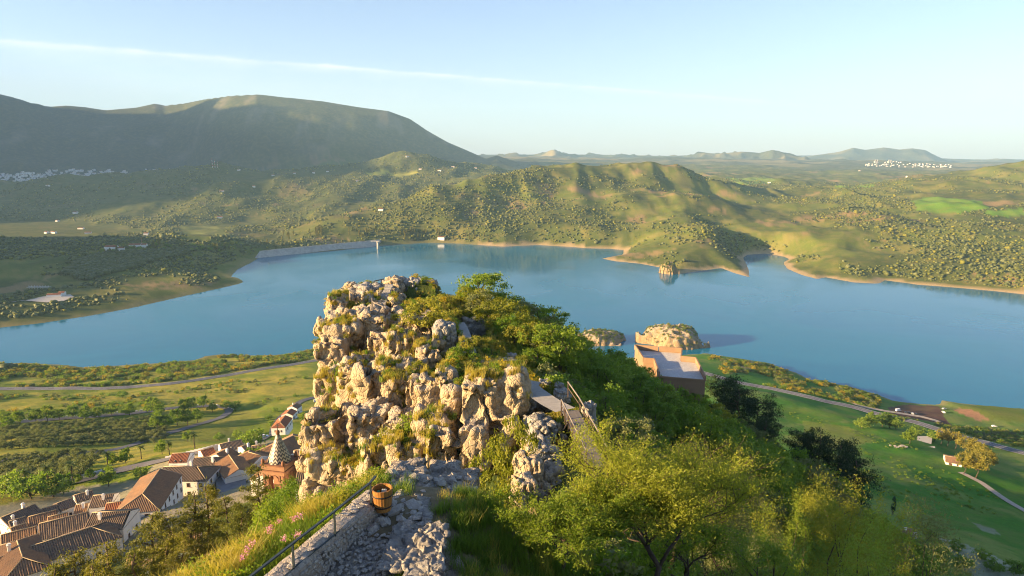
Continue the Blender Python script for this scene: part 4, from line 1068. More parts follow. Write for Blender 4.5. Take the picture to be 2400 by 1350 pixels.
M_BAG = mat_simple('rubbish_film', (0.03, 0.05, 0.08), 0.25, 0.5, 12); M_PAPER = mat_simple('rubbish_paper', (0.55, 0.55, 0.45), 0.6, 0.4, 14); M_GREEN = mat_simple('rubbish_green', (0.05, 0.2, 0.1), 0.4, 0.4, 14)
for me_, sc_, lc, lab, nm, mt_ in [(0, (.17, .17, .10), (0, 0, .30), 'dark bin bag filling the wooden barrel bin', 'bin_bag', M_BAG), (1, (.07, .05, .04), (.03, .03, .43), 'crumpled pale paper lying in the barrel bin', 'paper_litter', M_PAPER), (2, (.035, .06, .03), (-.09, -.02, .42), 'green scrap of packaging lying in the barrel bin', 'packaging_litter', M_GREEN)]:
    v, f = BOULDERS[me_]; o = obj(nm, mesh_np(nm, v, f, mt_, True)); o.scale = sc_; o.location = (bx_ + lc[0], by_ + lc[1], bz + lc[2]); tag(o, lab, 'litter')
# ---- cobbled path
gp = [G(840,1420,242.0), G(820,1345,242.0), G(845,1300,242.0), G(905,1255,242.0)]
pz = 0.0
pth, _ = path_obj('cobbled_path', [G(800,1500,242.0), G(805,1400,242.0), G(818,1345,242.0), G(840,1300,242.0), G(868,1262,242.0)], 1.75, M_MORTAR, lift=0.0, step=0.2, cross=6)
cme = [hull_stone(40 + k, M_STONE, 0.55) for k in range(8)]
r_ = random.Random(5); placed = []
for tries in range(5200):
    p = G(r_.uniform(700, 915), r_.uniform(1262, 1420), 242.0)
    if any((p.x - q[0]) ** 2 + (p.y - q[1]) ** 2 < ((q[2] + 0.05) * 0.98) ** 2 for q in placed): continue
    s_ = r_.uniform(0.045, 0.085)
    cxp = np.interp(p.y, [9.4, 10.6, 11.5, 12.5, 13.4], [G(800,1500,242.).x, G(805,1400,242.).x, G(818,1345,242.).x, G(840,1300,242.).x, G(868,1262,242.).x])
    if abs(p.x - cxp) > 0.82: continue
    placed.append((p.x, p.y, s_))
    if len(placed) > 290: break
for x, y, s_ in placed:
    o = obj('cobblestone', cme[r_.randrange(8)], pth); o.scale = (s_ * r_.uniform(1.8, 2.4), s_ * r_.uniform(1.7, 2.2), 0.17); o.rotation_euler = (r_.uniform(-.15, .15), r_.uniform(-.15, .15), r_.uniform(0, 6)); o.location = (x, y, ground(x, y) + 0.075)
# ---- dirt track
M_DIRT = mat_rock('trodden_earth', (0.20, 0.155, 0.115), (0.33, 0.27, 0.20), 0.1, 0.2, 3.0)
path_obj('dirt_path', [T(1075,1400), T(1068,1345), T(1045,1300), T(1015,1262), T(960,1235)], 0.42, M_DIRT, lift=0.03, step=0.15, cross=5)
# ---- bare rock beside the path, rubble mound
SLAB = [(800,880,1240,1300,13.0),(860,940,1235,1290,13.2),(930,985,1245,1290,12.9),(890,975,1280,1345,12.1),(945,1012,1300,1380,11.6),(990,1030,1330,1400,11.2),(780,840,1255,1295,13.1)]
sl = empty('rock_outcrop', G(900,1300,242.0)); tag(sl, 'pitted white limestone outcrop beside the cobbled path', 'rock')
me = fuse('rock_surface', [(x0, x1, y0, y1, Y) for x0, x1, y0, y1, Y in SLAB], 0.04, M_ROCK, 21, 0.11, fs=6.0)
o = obj('rock_surface', me, sl); o.location = -sl.location - Vector((0, 0, 0.12))
mnd = [(890,985,1112,1180,16.6),(985,1060,1115,1170,17.2),(1040,1110,1130,1200,16.8),(930,1040,1160,1225,15.8),(880,950,1195,1240,15.0)]
mo = empty('rubble_mound', G(990,1190,241.5)); tag(mo, 'mound of mortared rubble and pale stones at the end of the platform', 'rubble')
me = fuse('mound_core', mnd, 0.06, M_DIRT, 25, 0.10, fs=6.0); o = obj('mound_core', me, mo); o.location = -mo.location - Vector((0, 0, 0.18))
dg = bpy.context.evaluated_depsgraph_get()
from mathutils.bvhtree import BVHTree
bv = BVHTree.FromPolygons([v.co[:] for v in me.vertices], [p.vertices[:] for p in me.polygons])
r_ = random.Random(9); k = 0
for tries in range(900):
    d = Vector(ray(r_.uniform(840, 1130), r_.uniform(1112, 1250))).normalized()
    h = bv.ray_cast(Vector((0, 0, CAMZ + 0.18)), d)
    if h[0] is not None: p = h[0] - Vector((0, 0, 0.18))
    else:
        if r_.random() < 0.25: continue
        x_ = r_.uniform(840, 1010); y_ = r_.uniform(1150, 1250); p = T(x_, y_)
        if p.y > 19: continue
    s_ = r_.choice((.09, .12, .16, .2, .3))
    o = obj('stone', STONES[r_.randrange(10)]); o.scale = (s_ * 1.6, s_ * 1.3, s_ * 1.2); o.location = p; o.rotation_euler = (r_.uniform(-.5, .5), r_.uniform(-.5, .5), r_.uniform(0, 6))
    tag(o, 'loose pale limestone rubble stone around the mound behind the barrel bin', 'stone', 'rubble stones on the platform')
    k += 1
    if k > 230: break
# ================================================================== village and other buildings
M_WHITE = mat_simple('whitewash', (0.78, 0.755, 0.70), 0.85, 0.08, 0.7, 0.15, 6, 0.02)
M_GLASS = mat_simple('window_glass', (0.03, 0.035, 0.045), 0.12, 0.2, 3)
M_FRAME = mat_simple('window_wood', (0.13, 0.075, 0.045), 0.6, 0.2, 6)
M_SILL = mat_simple('sill_stone', (0.42, 0.36, 0.30), 0.8, 0.2, 6)
M_DOOR = mat_simple('door_wood', (0.11, 0.055, 0.03), 0.6, 0.25, 6)
def mat_tile(name, a, b, c):
    m = NT(name); p = m.pos(); rnd = m.n('ShaderNodeObjectInfo').outputs['Random']
    f = m.noise(2.6, 4, 0.7, p); g = m.noise(0.25, 5, 0.6, p)
    cc = m.mix(m.ramp(f, 0.3, 0.7), a, b); cc = m.mix(m.ramp(g, 0.45, 0.7, 0, 0.75), cc, c)
    cc = m.mix(m.math('MULTIPLY', rnd, 0.4), cc, c)
    return m.done(m.bsdf(cc, 0.9, m.bump(f, 0.6, 0.05), spec=0.15))
M_TILE = mat_tile('clay_tile_weathered', (0.23, 0.12, 0.065), (0.42, 0.25, 0.13), (0.16, 0.12, 0.09))
M_TILE_R = mat_tile('clay_tile_red', (0.30, 0.10, 0.05), (0.42, 0.17, 0.08), (0.24, 0.11, 0.065))
M_TILE_D = mat_tile('clay_tile_grey', (0.15, 0.10, 0.07), (0.30, 0.215, 0.145), (0.12, 0.10, 0.08))
def tile_plane(L, run, rise, zE, side, hipA, hipB, per=0.46, x0=0.0):
    """corrugated roof slope; x along the eave 0..L, from eave (y=-run*side) to ridge (y=0)"""
    n = int(L / per); xs = []; 
    for i in range(n):
        for t, hb in ((0.0, -0.08), (0.25, 0.07), (0.5, 0.11), (0.75, 0.07)): xs.append((i * per + t * per, hb))
    xs.append((n * per, -0.055))
    V = []; Fq = []; rows = 4
    for x, hb in xs:
        lim = 1.0
        if hipA: lim = min(lim, max(0.0, x / hipA))
        if hipB: lim = min(lim, max(0.0, (n * per - x) / hipB))
        for k in range(rows):
            t = k / (rows - 1) * lim
            wob = 0.02 * math.sin(x * 1.7 + k * 2.1) + 0.015 * math.sin(x * 5.3 + k)
            V.append((x + x0, side * run * (1 - t), zE + rise * t + hb + wob))
    for i in range(len(xs) - 1):
        for k in range(rows - 1):
            q_ = (i*rows+k, (i+1)*rows+k, (i+1)*rows+k+1, i*rows+k+1)
            Fq.append(q_ if side < 0 else q_[::-1])
    return V, Fq
def win(parent, x, y, z, nx, ny, w_=0.95, h=1.25, door=False):
    """a window (or door) set on a wall whose outward normal is (nx, ny)"""
    t = Vector((-ny, nx, 0)); n = Vector((nx, ny, 0)); c = Vector((x, y, z))
    M3 = Matrix((t, n, Vector((0, 0, 1)))).transposed()
    mb = MB(); e = 0.09
    if door:
        mb.box(c + n * 0.03, (w_, 0.08, h), M=M3); d = mb.build('door', M_DOOR, parent)
        return d
    for sx_ in (-1, 1): mb.box(c + t * sx_ * (w_ / 2 - e / 2) + n * 0.02, (e, 0.10, h), M=M3)
    for sz_ in (-1, 0, 1): mb.box(c + Vector((0, 0, sz_ * (h / 2 - e / 2))) + n * 0.025, (w_, 0.09, e * (0.7 if sz_ == 0 else 1)), M=M3)
    mb.box(c + n * 0.028, (e * 0.7, 0.07, h), M=M3)
    wo_ = mb.build('window', M_FRAME, parent)
    mb = MB(); mb.box(c - n * 0.005, (w_ - 0.05, 0.04, h - 0.05), M=M3); mb.build('pane', M_GLASS, wo_)
    mb = MB(); mb.box(c + Vector((0, 0, -h / 2 - 0.05)) + n * 0.09, (w_ + 0.25, 0.2, 0.09), M=M3); mb.build('sill', M_SILL, wo_)
    return wo_
HOUSES = []
def house_at(A, B, W, wall_h, label, hips=(0, 0), tile=None, pitch=0.42, name='house', chim=1, wins=2, zfix=None, group=None, cat='house', gdrop=0.0, bury=3.5):
    """A, B: ends of the roof ridge in the photograph"""
    wall_h *= 0.78; rise = W / 2 * pitch; zr = 160.0 if zfix is None else zfix
    if zfix is None:
        for _ in range(30):
            a = G(A[0], A[1], zr); b = G(B[0], B[1], zr); m_ = (a + b) / 2
            zr = 0.5 * zr + 0.5 * (ground(m_.x, m_.y) + wall_h + rise)
    a = G(A[0], A[1], zr); b = G(B[0], B[1], zr)
    return house3(a, b, W, wall_h, rise, label, hips, tile, name, chim, wins, group, cat, bury)
def house3(a, b, W, wall_h, rise, label, hips=(0, 0), tile=None, name='house', chim=1, wins=2, group=None, cat='house', bury=3.5):
    d = b - a; d.z = 0; L = d.length; ang = math.atan2(d.y, d.x)
    hA, hB = (W / 2 if hips[0] else 0), (W / 2 if hips[1] else 0)
    L += hA + hB; a0 = a - d.normalized() * hA
    base = a0.z - rise - wall_h
    t = empty(name, (a0.x, a0.y, base), ang)
    tag(t, label, cat, group)
    tile = tile or M_TILE; ov = 0.28; run = W / 2 + ov; rs = rise * run / (W / 2)
    zE = wall_h - (rs - rise)
    # walls with gables
    mb = MB(); y0, y1 = -W / 2, W / 2; zt = wall_h - 0.05
    gA = zt if hips[0] else wall_h + rise - 0.08; gB = zt if hips[1] else wall_h + rise - 0.08
    mb.add([(0, y0, -bury), (L, y0, -bury), (L, y0, zt), (0, y0, zt)], [(0, 1, 2, 3)])
    mb.add([(L, y1, -bury), (0, y1, -bury), (0, y1, zt), (L, y1, zt)], [(0, 1, 2, 3)])
    mb.add([(0, y1, -bury), (0, y0, -bury), (0, y0, zt), (0, 0, gA), (0, y1, zt)], [(0, 1, 2, 3, 4)])
    mb.add([(L, y0, -bury), (L, y1, -bury), (L, y1, zt), (L, 0, gB), (L, y0, zt)], [(0, 1, 2, 3, 4)])
    mb.build('wall', M_WHITE, t)
    mb = MB(); ex = 0.15
    for sd_ in (-1, 1):
        V, Fq = tile_plane(L + 2 * ex, run, rs, zE, sd_, hA and hA + ov, hB and hB + ov, x0=-ex); mb.add(V, Fq)
    for hh, xe, sg in ((hA, -ex, 1), (hB, L + ex, -1)):
        if hh:
            V, Fq = tile_plane(W + 2 * ov, hh + ov, rs, zE, -1, run, run)
            V = [((xe - 0.1 * sg) + sg * ((hh + ov) + y) if sg > 0 else xe + 0.1 - ((hh + ov) + y), x - run, z) for x, y, z in V]
            mb.add(V, [f if sg < 0 else f[::-1] for f in Fq])
    # eave underside so the roof has a body
    mb.add([(-ex, -run, zE - .1), (L + ex, -run, zE - .1), (L + ex, run, zE - .1), (-ex, run, zE - .1)], [(3, 2, 1, 0)])
    rf = mb.build('roof', tile, t)
    cap = MB(); cap.tube([(hA, 0, wall_h + rise + .09), (L - hB, 0, wall_h + rise + .09)], 0.13, 6)
    for hh, xe, xr in ((hA, -ex, hA), (hB, L + ex, L - hB)):
        if hh:
            for sd_ in (-1, 1): cap.tube([(xr, 0, wall_h + rise + .09), (xe, sd_ * run, zE + .1)], 0.11, 5)
    cap.build('ridge_cap', M_CAP, rf)
    for k in range(chim if len(HOUSES) % 2 == 0 else 0):
        cx_ = L * (0.25 + 0.5 * random.random()); cy_ = random.choice((-1, 1)) * W * 0.2
        mb = MB(); mb.box((cx_, cy_, wall_h + rise * 0.9), (0.65, 0.65, 1.5)); mb.box((cx_, cy_, wall_h + rise * 0.9 + .85), (0.85, 0.85, .12)); mb.box((cx_, cy_, wall_h + rise * 0.9 + 1.05), (0.5, 0.5, .25)); mb.build('chimney', M_WHITE, rf)
    if wins:
        nf = max(1, int(L / 3.2))
        for k in range(nf):
            for lv in range(max(1, int(wall_h // 2.9))):
                x = L * (k + 0.5) / nf; z = 1.6 + lv * 2.8
                if z > wall_h - 0.6: continue
                for s_ in (-1, 1): win(t, x, s_ * W / 2, z, 0, s_)
        for s_, xe in ((-1, 0), (1, L)):
            for y in (-W * .22, W * .22):
                for lv in range(max(1, int(wall_h // 2.9))): win(t, xe, y, 1.6 + lv * 2.8, s_, 0)
        win(t, L * 0.35, -W / 2, 1.05, 0, -1, 1.0, 2.1, True)
    HOUSES.append(t); return t
M_CAP = mat_simple('ridge_mortar', (0.42, 0.33, 0.20), 0.9, 0.25, 2)
H = house_at
H((2,1214), (83,1181), 8, 5.5, 'long white house with weathered gable roof below the olive trees', tile=M_TILE_D)
H((91,1228), (206,1200), 9.5, 6, 'long white house with a broad ribbed grey tile roof mid village', tile=M_TILE_D)
H((216,1202), (306,1197), 9.5, 6.5, 'white house with grey tile roof and balcony window facing the pines', tile=M_TILE_D)
H((72,1281), (214,1236), 10, 5.5, 'long low house with ribbed roof and lit upper slope behind the young pines', (0, 1), tile=M_TILE_D)
H((40,1268), (54,1308), 8.5, 6, 'hip roofed house with one lit and one dark slope at the village edge', (1, 1))
H((2,1254), (86,1233), 7, 5.5, 'white house with ribbed roof joining the long grey roofed house', tile=M_TILE)
H((24,1238), (60,1226), 6.5, 5.5, 'small house with brown tiled roof between two longer roofs', tile=M_TILE)
H((66,1212), (132,1195), 6.5, 5, 'narrow house with pale brown roof and roof terrace', tile=M_TILE)
H((218,1162), (268,1157), 7.5, 6, 'white house with two small windows under a short brown roof', tile=M_TILE_D)
H((334,1158), (377,1097), 11, 7.5, 'large white corner house with one orange and one dark roof slope', (1, 0), tile=M_TILE)
H((384,1094), (462,1094), 10, 7.5, 'wide white house with three tall windows facing the crag', (0, 1), tile=M_TILE_D)
H((404,1063), (446,1061), 7.5, 8.5, 'upper white house with red roof and two round windows', tile=M_TILE_R, wins=0)
H((456,1072), (498,1072), 9, 6.5, 'house with a dark hip roof at the street corner', (0, 1), tile=M_TILE_D)
H((133,1180), (170,1167), 5.5, 5, 'small terraced house with stepped roof near the orange trees', tile=M_TILE_D)
H((174,1161), (217,1149), 5.5, 5, 'small terraced house with white chimney pot on its ridge', tile=M_TILE_D)
H((98,1193), (134,1182), 5, 4.5, 'low lean outbuilding between the long roofs', tile=M_TILE_D)
H((178,1184), (206,1180), 6, 4.5, 'small house with orange roof under the white two window house', tile=M_TILE)
H((536,1066), (560,1100), 8.5, 6, 'white gabled house with left slope lit beside the narrow street', tile=M_TILE)
H((507,1064), (541,1047), 8, 6.5, 'white gabled house behind the narrow street', tile=M_TILE)
H((470,1056), (500,1048), 7, 5.5, 'house with bright orange roof next to the palm trees', tile=M_TILE_R)
H((515,1041), (566,1030), 8, 5.5, 'long house with dark grey roof beside the round tree', tile=M_TILE_D)
H((582,1060), (612,1068), 8, 5.5, 'house with hipped brown roof behind the dark garden tree', (1, 0), tile=M_TILE)
H((590,1045), (622,1042), 9, 5, 'low wide house with old grey brown roof', tile=M_TILE_D)
H((648,1040), (686,1022), 12, 6, 'large house with wide brown hip roof behind the church spire', (1, 1), tile=M_TILE)
H((690,1056), (716,1052), 9, 5.5, 'brown roofed house between church and crag', tile=M_TILE)
H((398,1256), (470,1243), 8, 5, 'house with pale ribbed roof seen through the pines', tile=M_TILE)
H((456,1290), (520,1278), 7, 4.5, 'cream house below the pine trunks', tile=M_TILE)
H((-18,1312), (22,1300), 8, 5, 'house with red roof terrace at the village edge', tile=M_TILE_R)
H((300,1300), (360,1290), 8, 4.5, 'low white house hidden behind the tall pine', tile=M_TILE)
H((112,1212), (160,1201), 5.5, 5, 'narrow house squeezed between the long ribbed roofs', tile=M_TILE)
H((20,1223), (60,1210), 6, 5, 'small brown roofed house behind the joined ribbed roofs', tile=M_TILE_D)
H((642,1069), (674,1061), 7, 5, 'low brown roofed house right behind the bell tower', tile=M_TILE)
H((566,1046), (584,1040), 6, 4.5, 'tiny house with grey roof by the spreading tree', tile=M_TILE_D)
H((250,1180), (298,1174), 6, 4.5, 'low white house with red brown roof beside the curved corner house', tile=M_TILE_R)
# row of houses by the meadow, seen end on
H((656,990), (669,973), 8.5, 5, 'end house of the white terrace by the meadow, hipped brown roof', (1, 0), tile=M_TILE_R)
H((672,968), (683,957), 8.5, 5.5, 'middle house of the white terrace by the meadow', tile=M_TILE_R)
H((684,952), (696,944), 8.5, 6.5, 'taller far house of the white terrace by the meadow', tile=M_TILE)
# the upper house keeps its two round windows
uh = [h for h in HOUSES if 'round windows' in h['label']][0]
for k in (0.35, 0.62):
    mb = MB(); mb.tube([(0, 0, 0), (0, 0.05, 0)], 0.42, 16); o = mb.build('round_window', M_GLASS, uh); o.location = (6.4 * k, -3.79, 7.0)
# ---- church: nave and brick bell tower with a zigzag tiled spire
nv = H((700,1088), (765,1084), 13, 8, 'church nave with dark ribbed tile roof beside the bell tower', tile=M_TILE_D, name='church_nave', cat='church', chim=0)
H((616,1112), (636,1092), 7, 6, 'low side chapel with orange tile roof beside the bell tower', tile=M_TILE, cat='church', name='side_chapel', chim=0, wins=0)
M_BRICK = mat_simple('tower_brick', (0.31, 0.17, 0.095), 0.9, 0.2, 1.6, 0.3, 14, 0.02)
M_BRICK_D = mat_simple('tower_brick_trim', (0.24, 0.115, 0.065), 0.9, 0.2, 1.6)
def mat_zigzag():
    m = NT('glazed_zigzag_tiles'); co = m.objco(); s = m.n('ShaderNodeSeparateXYZ', {0: co})
    an = m.math('ARCTAN2', s.outputs[1], s.outputs[0])
    saw = m.math('PINGPONG', m.math('MULTIPLY', an, 1.0), math.pi / 16)
    zz = m.math('ADD', m.math('MULTIPLY', s.outputs[2], 1.0), m.math('MULTIPLY', saw, -3.0))
    st_ = m.math('GREATER_THAN', m.math('FRACT', m.math('MULTIPLY', zz, 1.15)), 0.52)
    c = m.mix(st_, (0.035, 0.03, 0.045), (0.55, 0.47, 0.34))
    c = m.mix(m.ramp(m.noise(1.2, 5, 0.6, co), 0.55, 0.7, 0, 0.6), c, (0.22, 0.15, 0.05))
    return m.done(m.bsdf(c, 0.45, spec=0.4))
tp_ = G(655, 1082, 170.0)
for _ in range(20): tp_ = G(655, 1077, 0.5 * tp_.z + 0.5 * (ground(tp_.x, tp_.y) + 19.5))
bt3 = empty('bell_tower', (tp_.x, tp_.y, tp_.z - 19.5), R(-14)); tag(bt3, 'orange brick church bell tower with zigzag tiled spire and iron cross', 'bell tower')
tw = 5.6
mb = MB(); mb.box((0, 0, 4), (tw, tw, 16)); mb.build('shaft', M_BRICK, bt3)
# belfry: four corner piers, so the arches are open
pier = 1.55
for sx_ in (-1, 1):
    for sy_ in (-1, 1):
        mb = MB(); mb.box((sx_ * (tw - pier) / 2, sy_ * (tw - pier) / 2, 14.6), (pier, pier, 5.2)); pr = mb.build('pier', M_BRICK, bt3)
        for (dx_, dy_) in ((sx_, 0), (0, sy_)):
            for off_ in (-0.45, 0.45):
                mb = MB(); px_ = sx_ * (tw - pier) / 2 + (dx_ * (pier / 2 + .05) if dx_ else off_); py_ = sy_ * (tw - pier) / 2 + (dy_ * (pier / 2 + .05) if dy_ else off_)
                mb.box((px_, py_, 14.4), (0.14 if dx_ else 0.42, 0.42 if dx_ else 0.14, 4.8)); mb.build('pilaster', M_BRICK_D, pr)
aw = tw - 2 * pier
for k in range(4):
    mb = MB(); n = 10; V = []; yf = -tw / 2 + .01; yb = -tw / 2 + 1.2
    for y in (yf, yb):
        for i in range(n + 1):
            a_ = math.pi * i / n; V.append((-math.cos(a_) * aw / 2, y, 15.4 + math.sin(a_) * aw / 2)); V.append((-aw / 2 + aw * i / n, y, 17.2))
    q_ = 2 * (n + 1); Fq = []
    for i in range(n):
        Fq += [(2*i, 2*i+2, 2*i+3, 2*i+1), (q_+2*i, q_+2*i+1, q_+2*i+3, q_+2*i+2), (2*i, q_+2*i, q_+2*i+2, 2*i+2)]
    Mz = Matrix.Rotation(k * math.pi / 2, 3, 'Z'); mb.add([Mz @ Vector(v) for v in V], Fq); mb.build('arch', M_BRICK, bt3)
    mb = MB(); pts_ = [Mz @ Vector((-math.cos(math.pi * i / 10) * (aw / 2 + .12), -tw / 2 - .04, 15.4 + math.sin(math.pi * i / 10) * (aw / 2 + .12))) for i in range(11)]; mb.tube(pts_, 0.13, 5); mb.build('arch_moulding', M_BRICK_D, bt3)
mb = MB()
prof = [(0.02, 0), (0.34, -.1), (0.62, -.45), (0.66, -.62), (0.30, -.62)]
for i in range(20):
    pass
bp = []
for i in range(len(prof) - 1):
    (r0, z0), (r1, z1) = prof[i], prof[i+1]; mb.tube([(0, 0, 15.9 + z0 * 1.6), (0, 0, 15.9 + z1 * 1.6)], [max(r0, .02) * 0.9, r1 * 0.9], 14)
mb.build('bell', mat_simple('bronze', (0.10, 0.07, 0.035), 0.45, 0.2, 5, metal=0.8), bt3)
for z, e, h in ((12.0, .5, .35), (17.2, .35, .5), (17.7, .75, .25), (18.1, .45, .9), (19.05, .85, .3)):
    mb = MB(); mb.box((0, 0, z + h / 2), (tw + e, tw + e, h)); mb.build('cornice', M_BRICK_D if h < .4 else M_BRICK, bt3)
mb = MB(); mb.tube([(0, 0, 19.35), (0, 0, 20.0), (0, 0, 25.9)], [2.75, 2.6, 0.38], 16); sp_o = mb.build('spire', mat_zigzag(), bt3)
for f in sp_o.data.polygons: f.use_smooth = False
mb = MB(); mb.tube([(0, 0, 25.8), (0, 0, 26.2), (0, 0, 26.7), (0, 0, 27.0)], [.3, .5, .5, .15], 10); mb.build('finial', M_BRICK_D, sp_o)
mb = MB(); mb.beam((0, 0, 26.8), (0, 0, 28.9), 0.12); mb.beam((-.5, 0, 28.2), (.5, 0, 28.2), 0.12); mb.build('cross', M_STEEL, sp_o)
for sx_ in (-1, 1):
    for sy_ in (-1, 1):
        mb = MB(); mb.tube([(sx_*2.7, sy_*2.7, 19.3), (sx_*2.7, sy_*2.7, 19.8), (sx_*2.7, sy_*2.7, 20.2), (sx_*2.7, sy_*2.7, 20.7)], [.3, .45, .42, .08], 10); mb.build('urn', M_BRICK_D, bt3)
# shaded square below the houses
M_PAVE = mat_simple('grey_paving', (0.19, 0.19, 0.20), 0.85, 0.15, 0.6, 0.2, 12, 0.01, world=True)
zq = ground(*G(540, 1125, 152.0)[:2]) + 1.2
mb = MB(); mb.poly([G(503,1112,zq), G(578,1112,zq), G(575,1160,zq), G(510,1160,zq)][::-1]); tag(mb.build('village_square', M_PAVE), kind='structure')
# ---- ochre terrace building on the shaded slope
M_OCHRE = mat_simple('ochre_render', (0.29, 0.19, 0.115), 0.9, 0.12, 0.5, 0.2, 10, 0.02)
M_GRAVEL = mat_rock('white_gravel', (0.42, 0.42, 0.42), (0.72, 0.72, 0.70), 0.0, 0.4, 5.0)
def mp(x, y, z): v = G(x, y, z); return v
zr = 201.0
for _ in range(1): pass
c0 = mp(1545,884,zr); c1 = mp(1653,893,zr); c2 = mp(1630,848,zr); c3 = mp(1596,845,zr); c4 = mp(1598,826,zr); c5 = mp(1488,818,zr); c6 = mp(1508,849,zr); c7 = mp(1533,851,zr)
ring = [c0, c1, c2, c3, c4, c5, c6, c7]
ot = empty('ochre_building', (c0.x, c0.y, 196)); tag(ot, 'ochre flat roofed visitor building with white gravel terrace on the shaded slope', 'building'); o0 = ot.location.copy()
mb = MB(); low_ = [Vector((p.x, p.y, 188)) - o0 for p in ring]; top_ = [Vector((p.x, p.y, zr)) - o0 for p in ring]; n = len(ring)
mb.add(low_ + top_, [(i, (i+1) % n, n + (i+1) % n, n + i) for i in range(n)]); mb.build('wall', M_OCHRE, ot)
gr_ = MB(); gr_.poly([p - Vector((0, 0, 0.25)) for p in top_]); gr_.build('gravel_roof', M_GRAVEL, ot)
for i in range(n):
    a_, b_ = top_[i], top_[(i+1) % n]; seg = max(1, int((b_ - a_).length / 4.0)); hh = 0.35 if i in (0,) else 1.25
    for k in range(seg):
        p_, q_ = a_.lerp(b_, k / seg), a_.lerp(b_, (k + 1) / seg - (0.02 if i else 0)); mb = MB(); mb.beam(p_ + Vector((0, 0, hh / 2 - 0.05)), q_ + Vector((0, 0, hh / 2 - 0.05)), 0.3, hh); mb.build('parapet', M_OCHRE, ot)
fa, fb = c0 - o0, c1 - o0; dn = (fb - fa).normalized(); nn = Vector((dn.y, -dn.x, 0))
if nn.y > 0: nn = -nn
Lf = (fb - fa).length
for (f_, w_, h_, z_) in ((0.46, 1.1, 2.2, -3.2), (0.27, 0.9, .3, -1.9)):
    mb = MB(); M3 = Matrix((dn, nn, Vector((0, 0, 1)))).transposed(); p_ = fa.lerp(fb, f_) + Vector((0, 0, z_)) + nn * 0.02; p_.z = (zr - o0.z) + z_
    mb.box(p_, (w_, 0.12, h_), M=M3); mb.build('door' if h_ > 1 else 'vent', M_DOOR, ot)
# ---- farm buildings in the right hand field
def flat_block(name, label, px, zt_h, mat_w, mat_r, cat='building'):
    base = [T(x, y, ymin=200) for x, y in px]; zb = min(p.z for p in base); o0 = base[0].copy()
    t = empty(name, o0); tag(t, label, cat); n = len(base)
    lo = [Vector((p.x, p.y, zb - 1.5)) - o0 for p in base]; hi = [Vector((p.x, p.y, zb + zt_h)) - o0 for p in base]
    mb = MB(); mb.add(lo + hi, [(i, (i+1) % n, n + (i+1) % n, n + i) for i in range(n)]); mb.build('wall', mat_w, t)
    mb = MB(); mb.add([p + Vector((0, 0, 0.02)) for p in hi] + [p + Vector((0, 0, 0.3)) for p in hi], [tuple(range(n))[::-1], tuple(range(n, 2*n))] + [(i, (i+1) % n, n + (i+1) % n, n + i) for i in range(n)]); mb.build('roof', mat_r, t)
    return t
M_PALE = mat_simple('pale_concrete', (0.45, 0.42, 0.37), 0.85, 0.12, 0.5)
flat_block('farm_shed', 'pale flat roofed farm shed at the field edge', [(2146,1036),(2150,1026),(2184,1033),(2182,1046)], 3.5, M_OCHRE, M_PALE, 'shed')
flat_block('concrete_yard', 'pale concrete slab between shed and farmhouse', [(2168,1046),(2190,1048),(2212,1068),(2200,1072)], 0.4, M_PALE, M_PALE, 'yard')
H((2215,1068), (2252,1074), 13, 3.2, 'farmhouse with brown roof among golden eucalyptus trees', tile=M_TILE, pitch=0.25)
H((2118,1236), (2142,1246), 6, 2.8, 'small white cottage with pale tile roof at the foot of the hill', tile=M_TILE, pitch=0.35)
# ---- villas and farmhouses across the water: low white boxes with tiled roofs
def far_house(x, y, L, W, h, label, rz=0.0, tile=None, group=None, cat='house', ymin=900, wmat=None):
    p = T(x, y, ymin=ymin); d = Vector((math.cos(rz), math.sin(rz), 0)) * L / 2
    a = p - d; b = p + d; z = p.z + h + W * 0.2; a.z = z; b.z = z
    return house3(a, b, W, h, W * 0.2, label, (0, 0), tile or M_TILE_R, 'house', 0, 0, group, cat)
FH = [(262,585,26,14,7,'white villa with terracotta roof on the wooded knoll'),(282,586,18,12,5,'white annex beside the villa on the wooded knoll'),(318,578,26,12,5,'long white farm with terracotta roof beside a chimney'),(336,578,16,12,5,'white barn beside the long farm'),
      (128,695,22,9,4,'white cottage on a pale gravel yard by the lake'),(146,693,10,9,6,'tall end wing of the cottage on the gravel yard')]
for i, (x, y, L, W, h, lab) in enumerate(FH): far_house(x, y, L, W, h, lab, [0, .3, .1, .2, .25, .25][i])
SC = [(110,547),(126,547),(190,537),(207,548),(343,551),(515,511),(595,438),(177,500),(135,519),(520,449),(112,436),(690,407),(735,406),(768,403),(838,425),(1035,560),(893,493),(1062,392),(1115,395),(985,397),(1030,401),(955,368),(1560,640),(1803,429),(2015,401),(2127,415),(640,412),(560,400)]
for x, y in SC:
    if (x, y) == (1560, 640): continue
    far_house(x, y, random.uniform(12, 22), random.uniform(9, 12), random.uniform(4, 6), 'isolated white farmhouse on the wooded hills across the lake', random.uniform(-.5, .5), group='farmhouses on the hills across the lake')
yard = [T(x, y, ymin=900) for x, y in [(60,706),(100,696),(165,691),(174,697),(150,706),(110,710)]]
mb = MB(); mb.poly([p + Vector((0, 0, 1.0 + 0.0 * i)) for i, p in enumerate(yard)][::-1]); tag(mb.build('gravel_yard', M_PALE), kind='structure')
ct_ = empty('unfinished_colonnade', T(92, 678, ymin=900)); tag(ct_, 'bare concrete frame of an unfinished building above the cottage', 'ruin')
for k in range(8):
    mb = MB(); mb.box((k * 5 - 18, 0, 3.5), (0.9, 0.9, 7)); mb.build('column', M_PALE, ct_)
mb = MB(); mb.box((0, 0, 4.2), (40, 8, .6)); mb.build('slab', M_PALE, ct_)
ch = T(333, 575, ymin=900); cb = empty('brick_chimney', ch); tag(cb, 'tall thin brick chimney beside the white farm on the knoll', 'chimney')
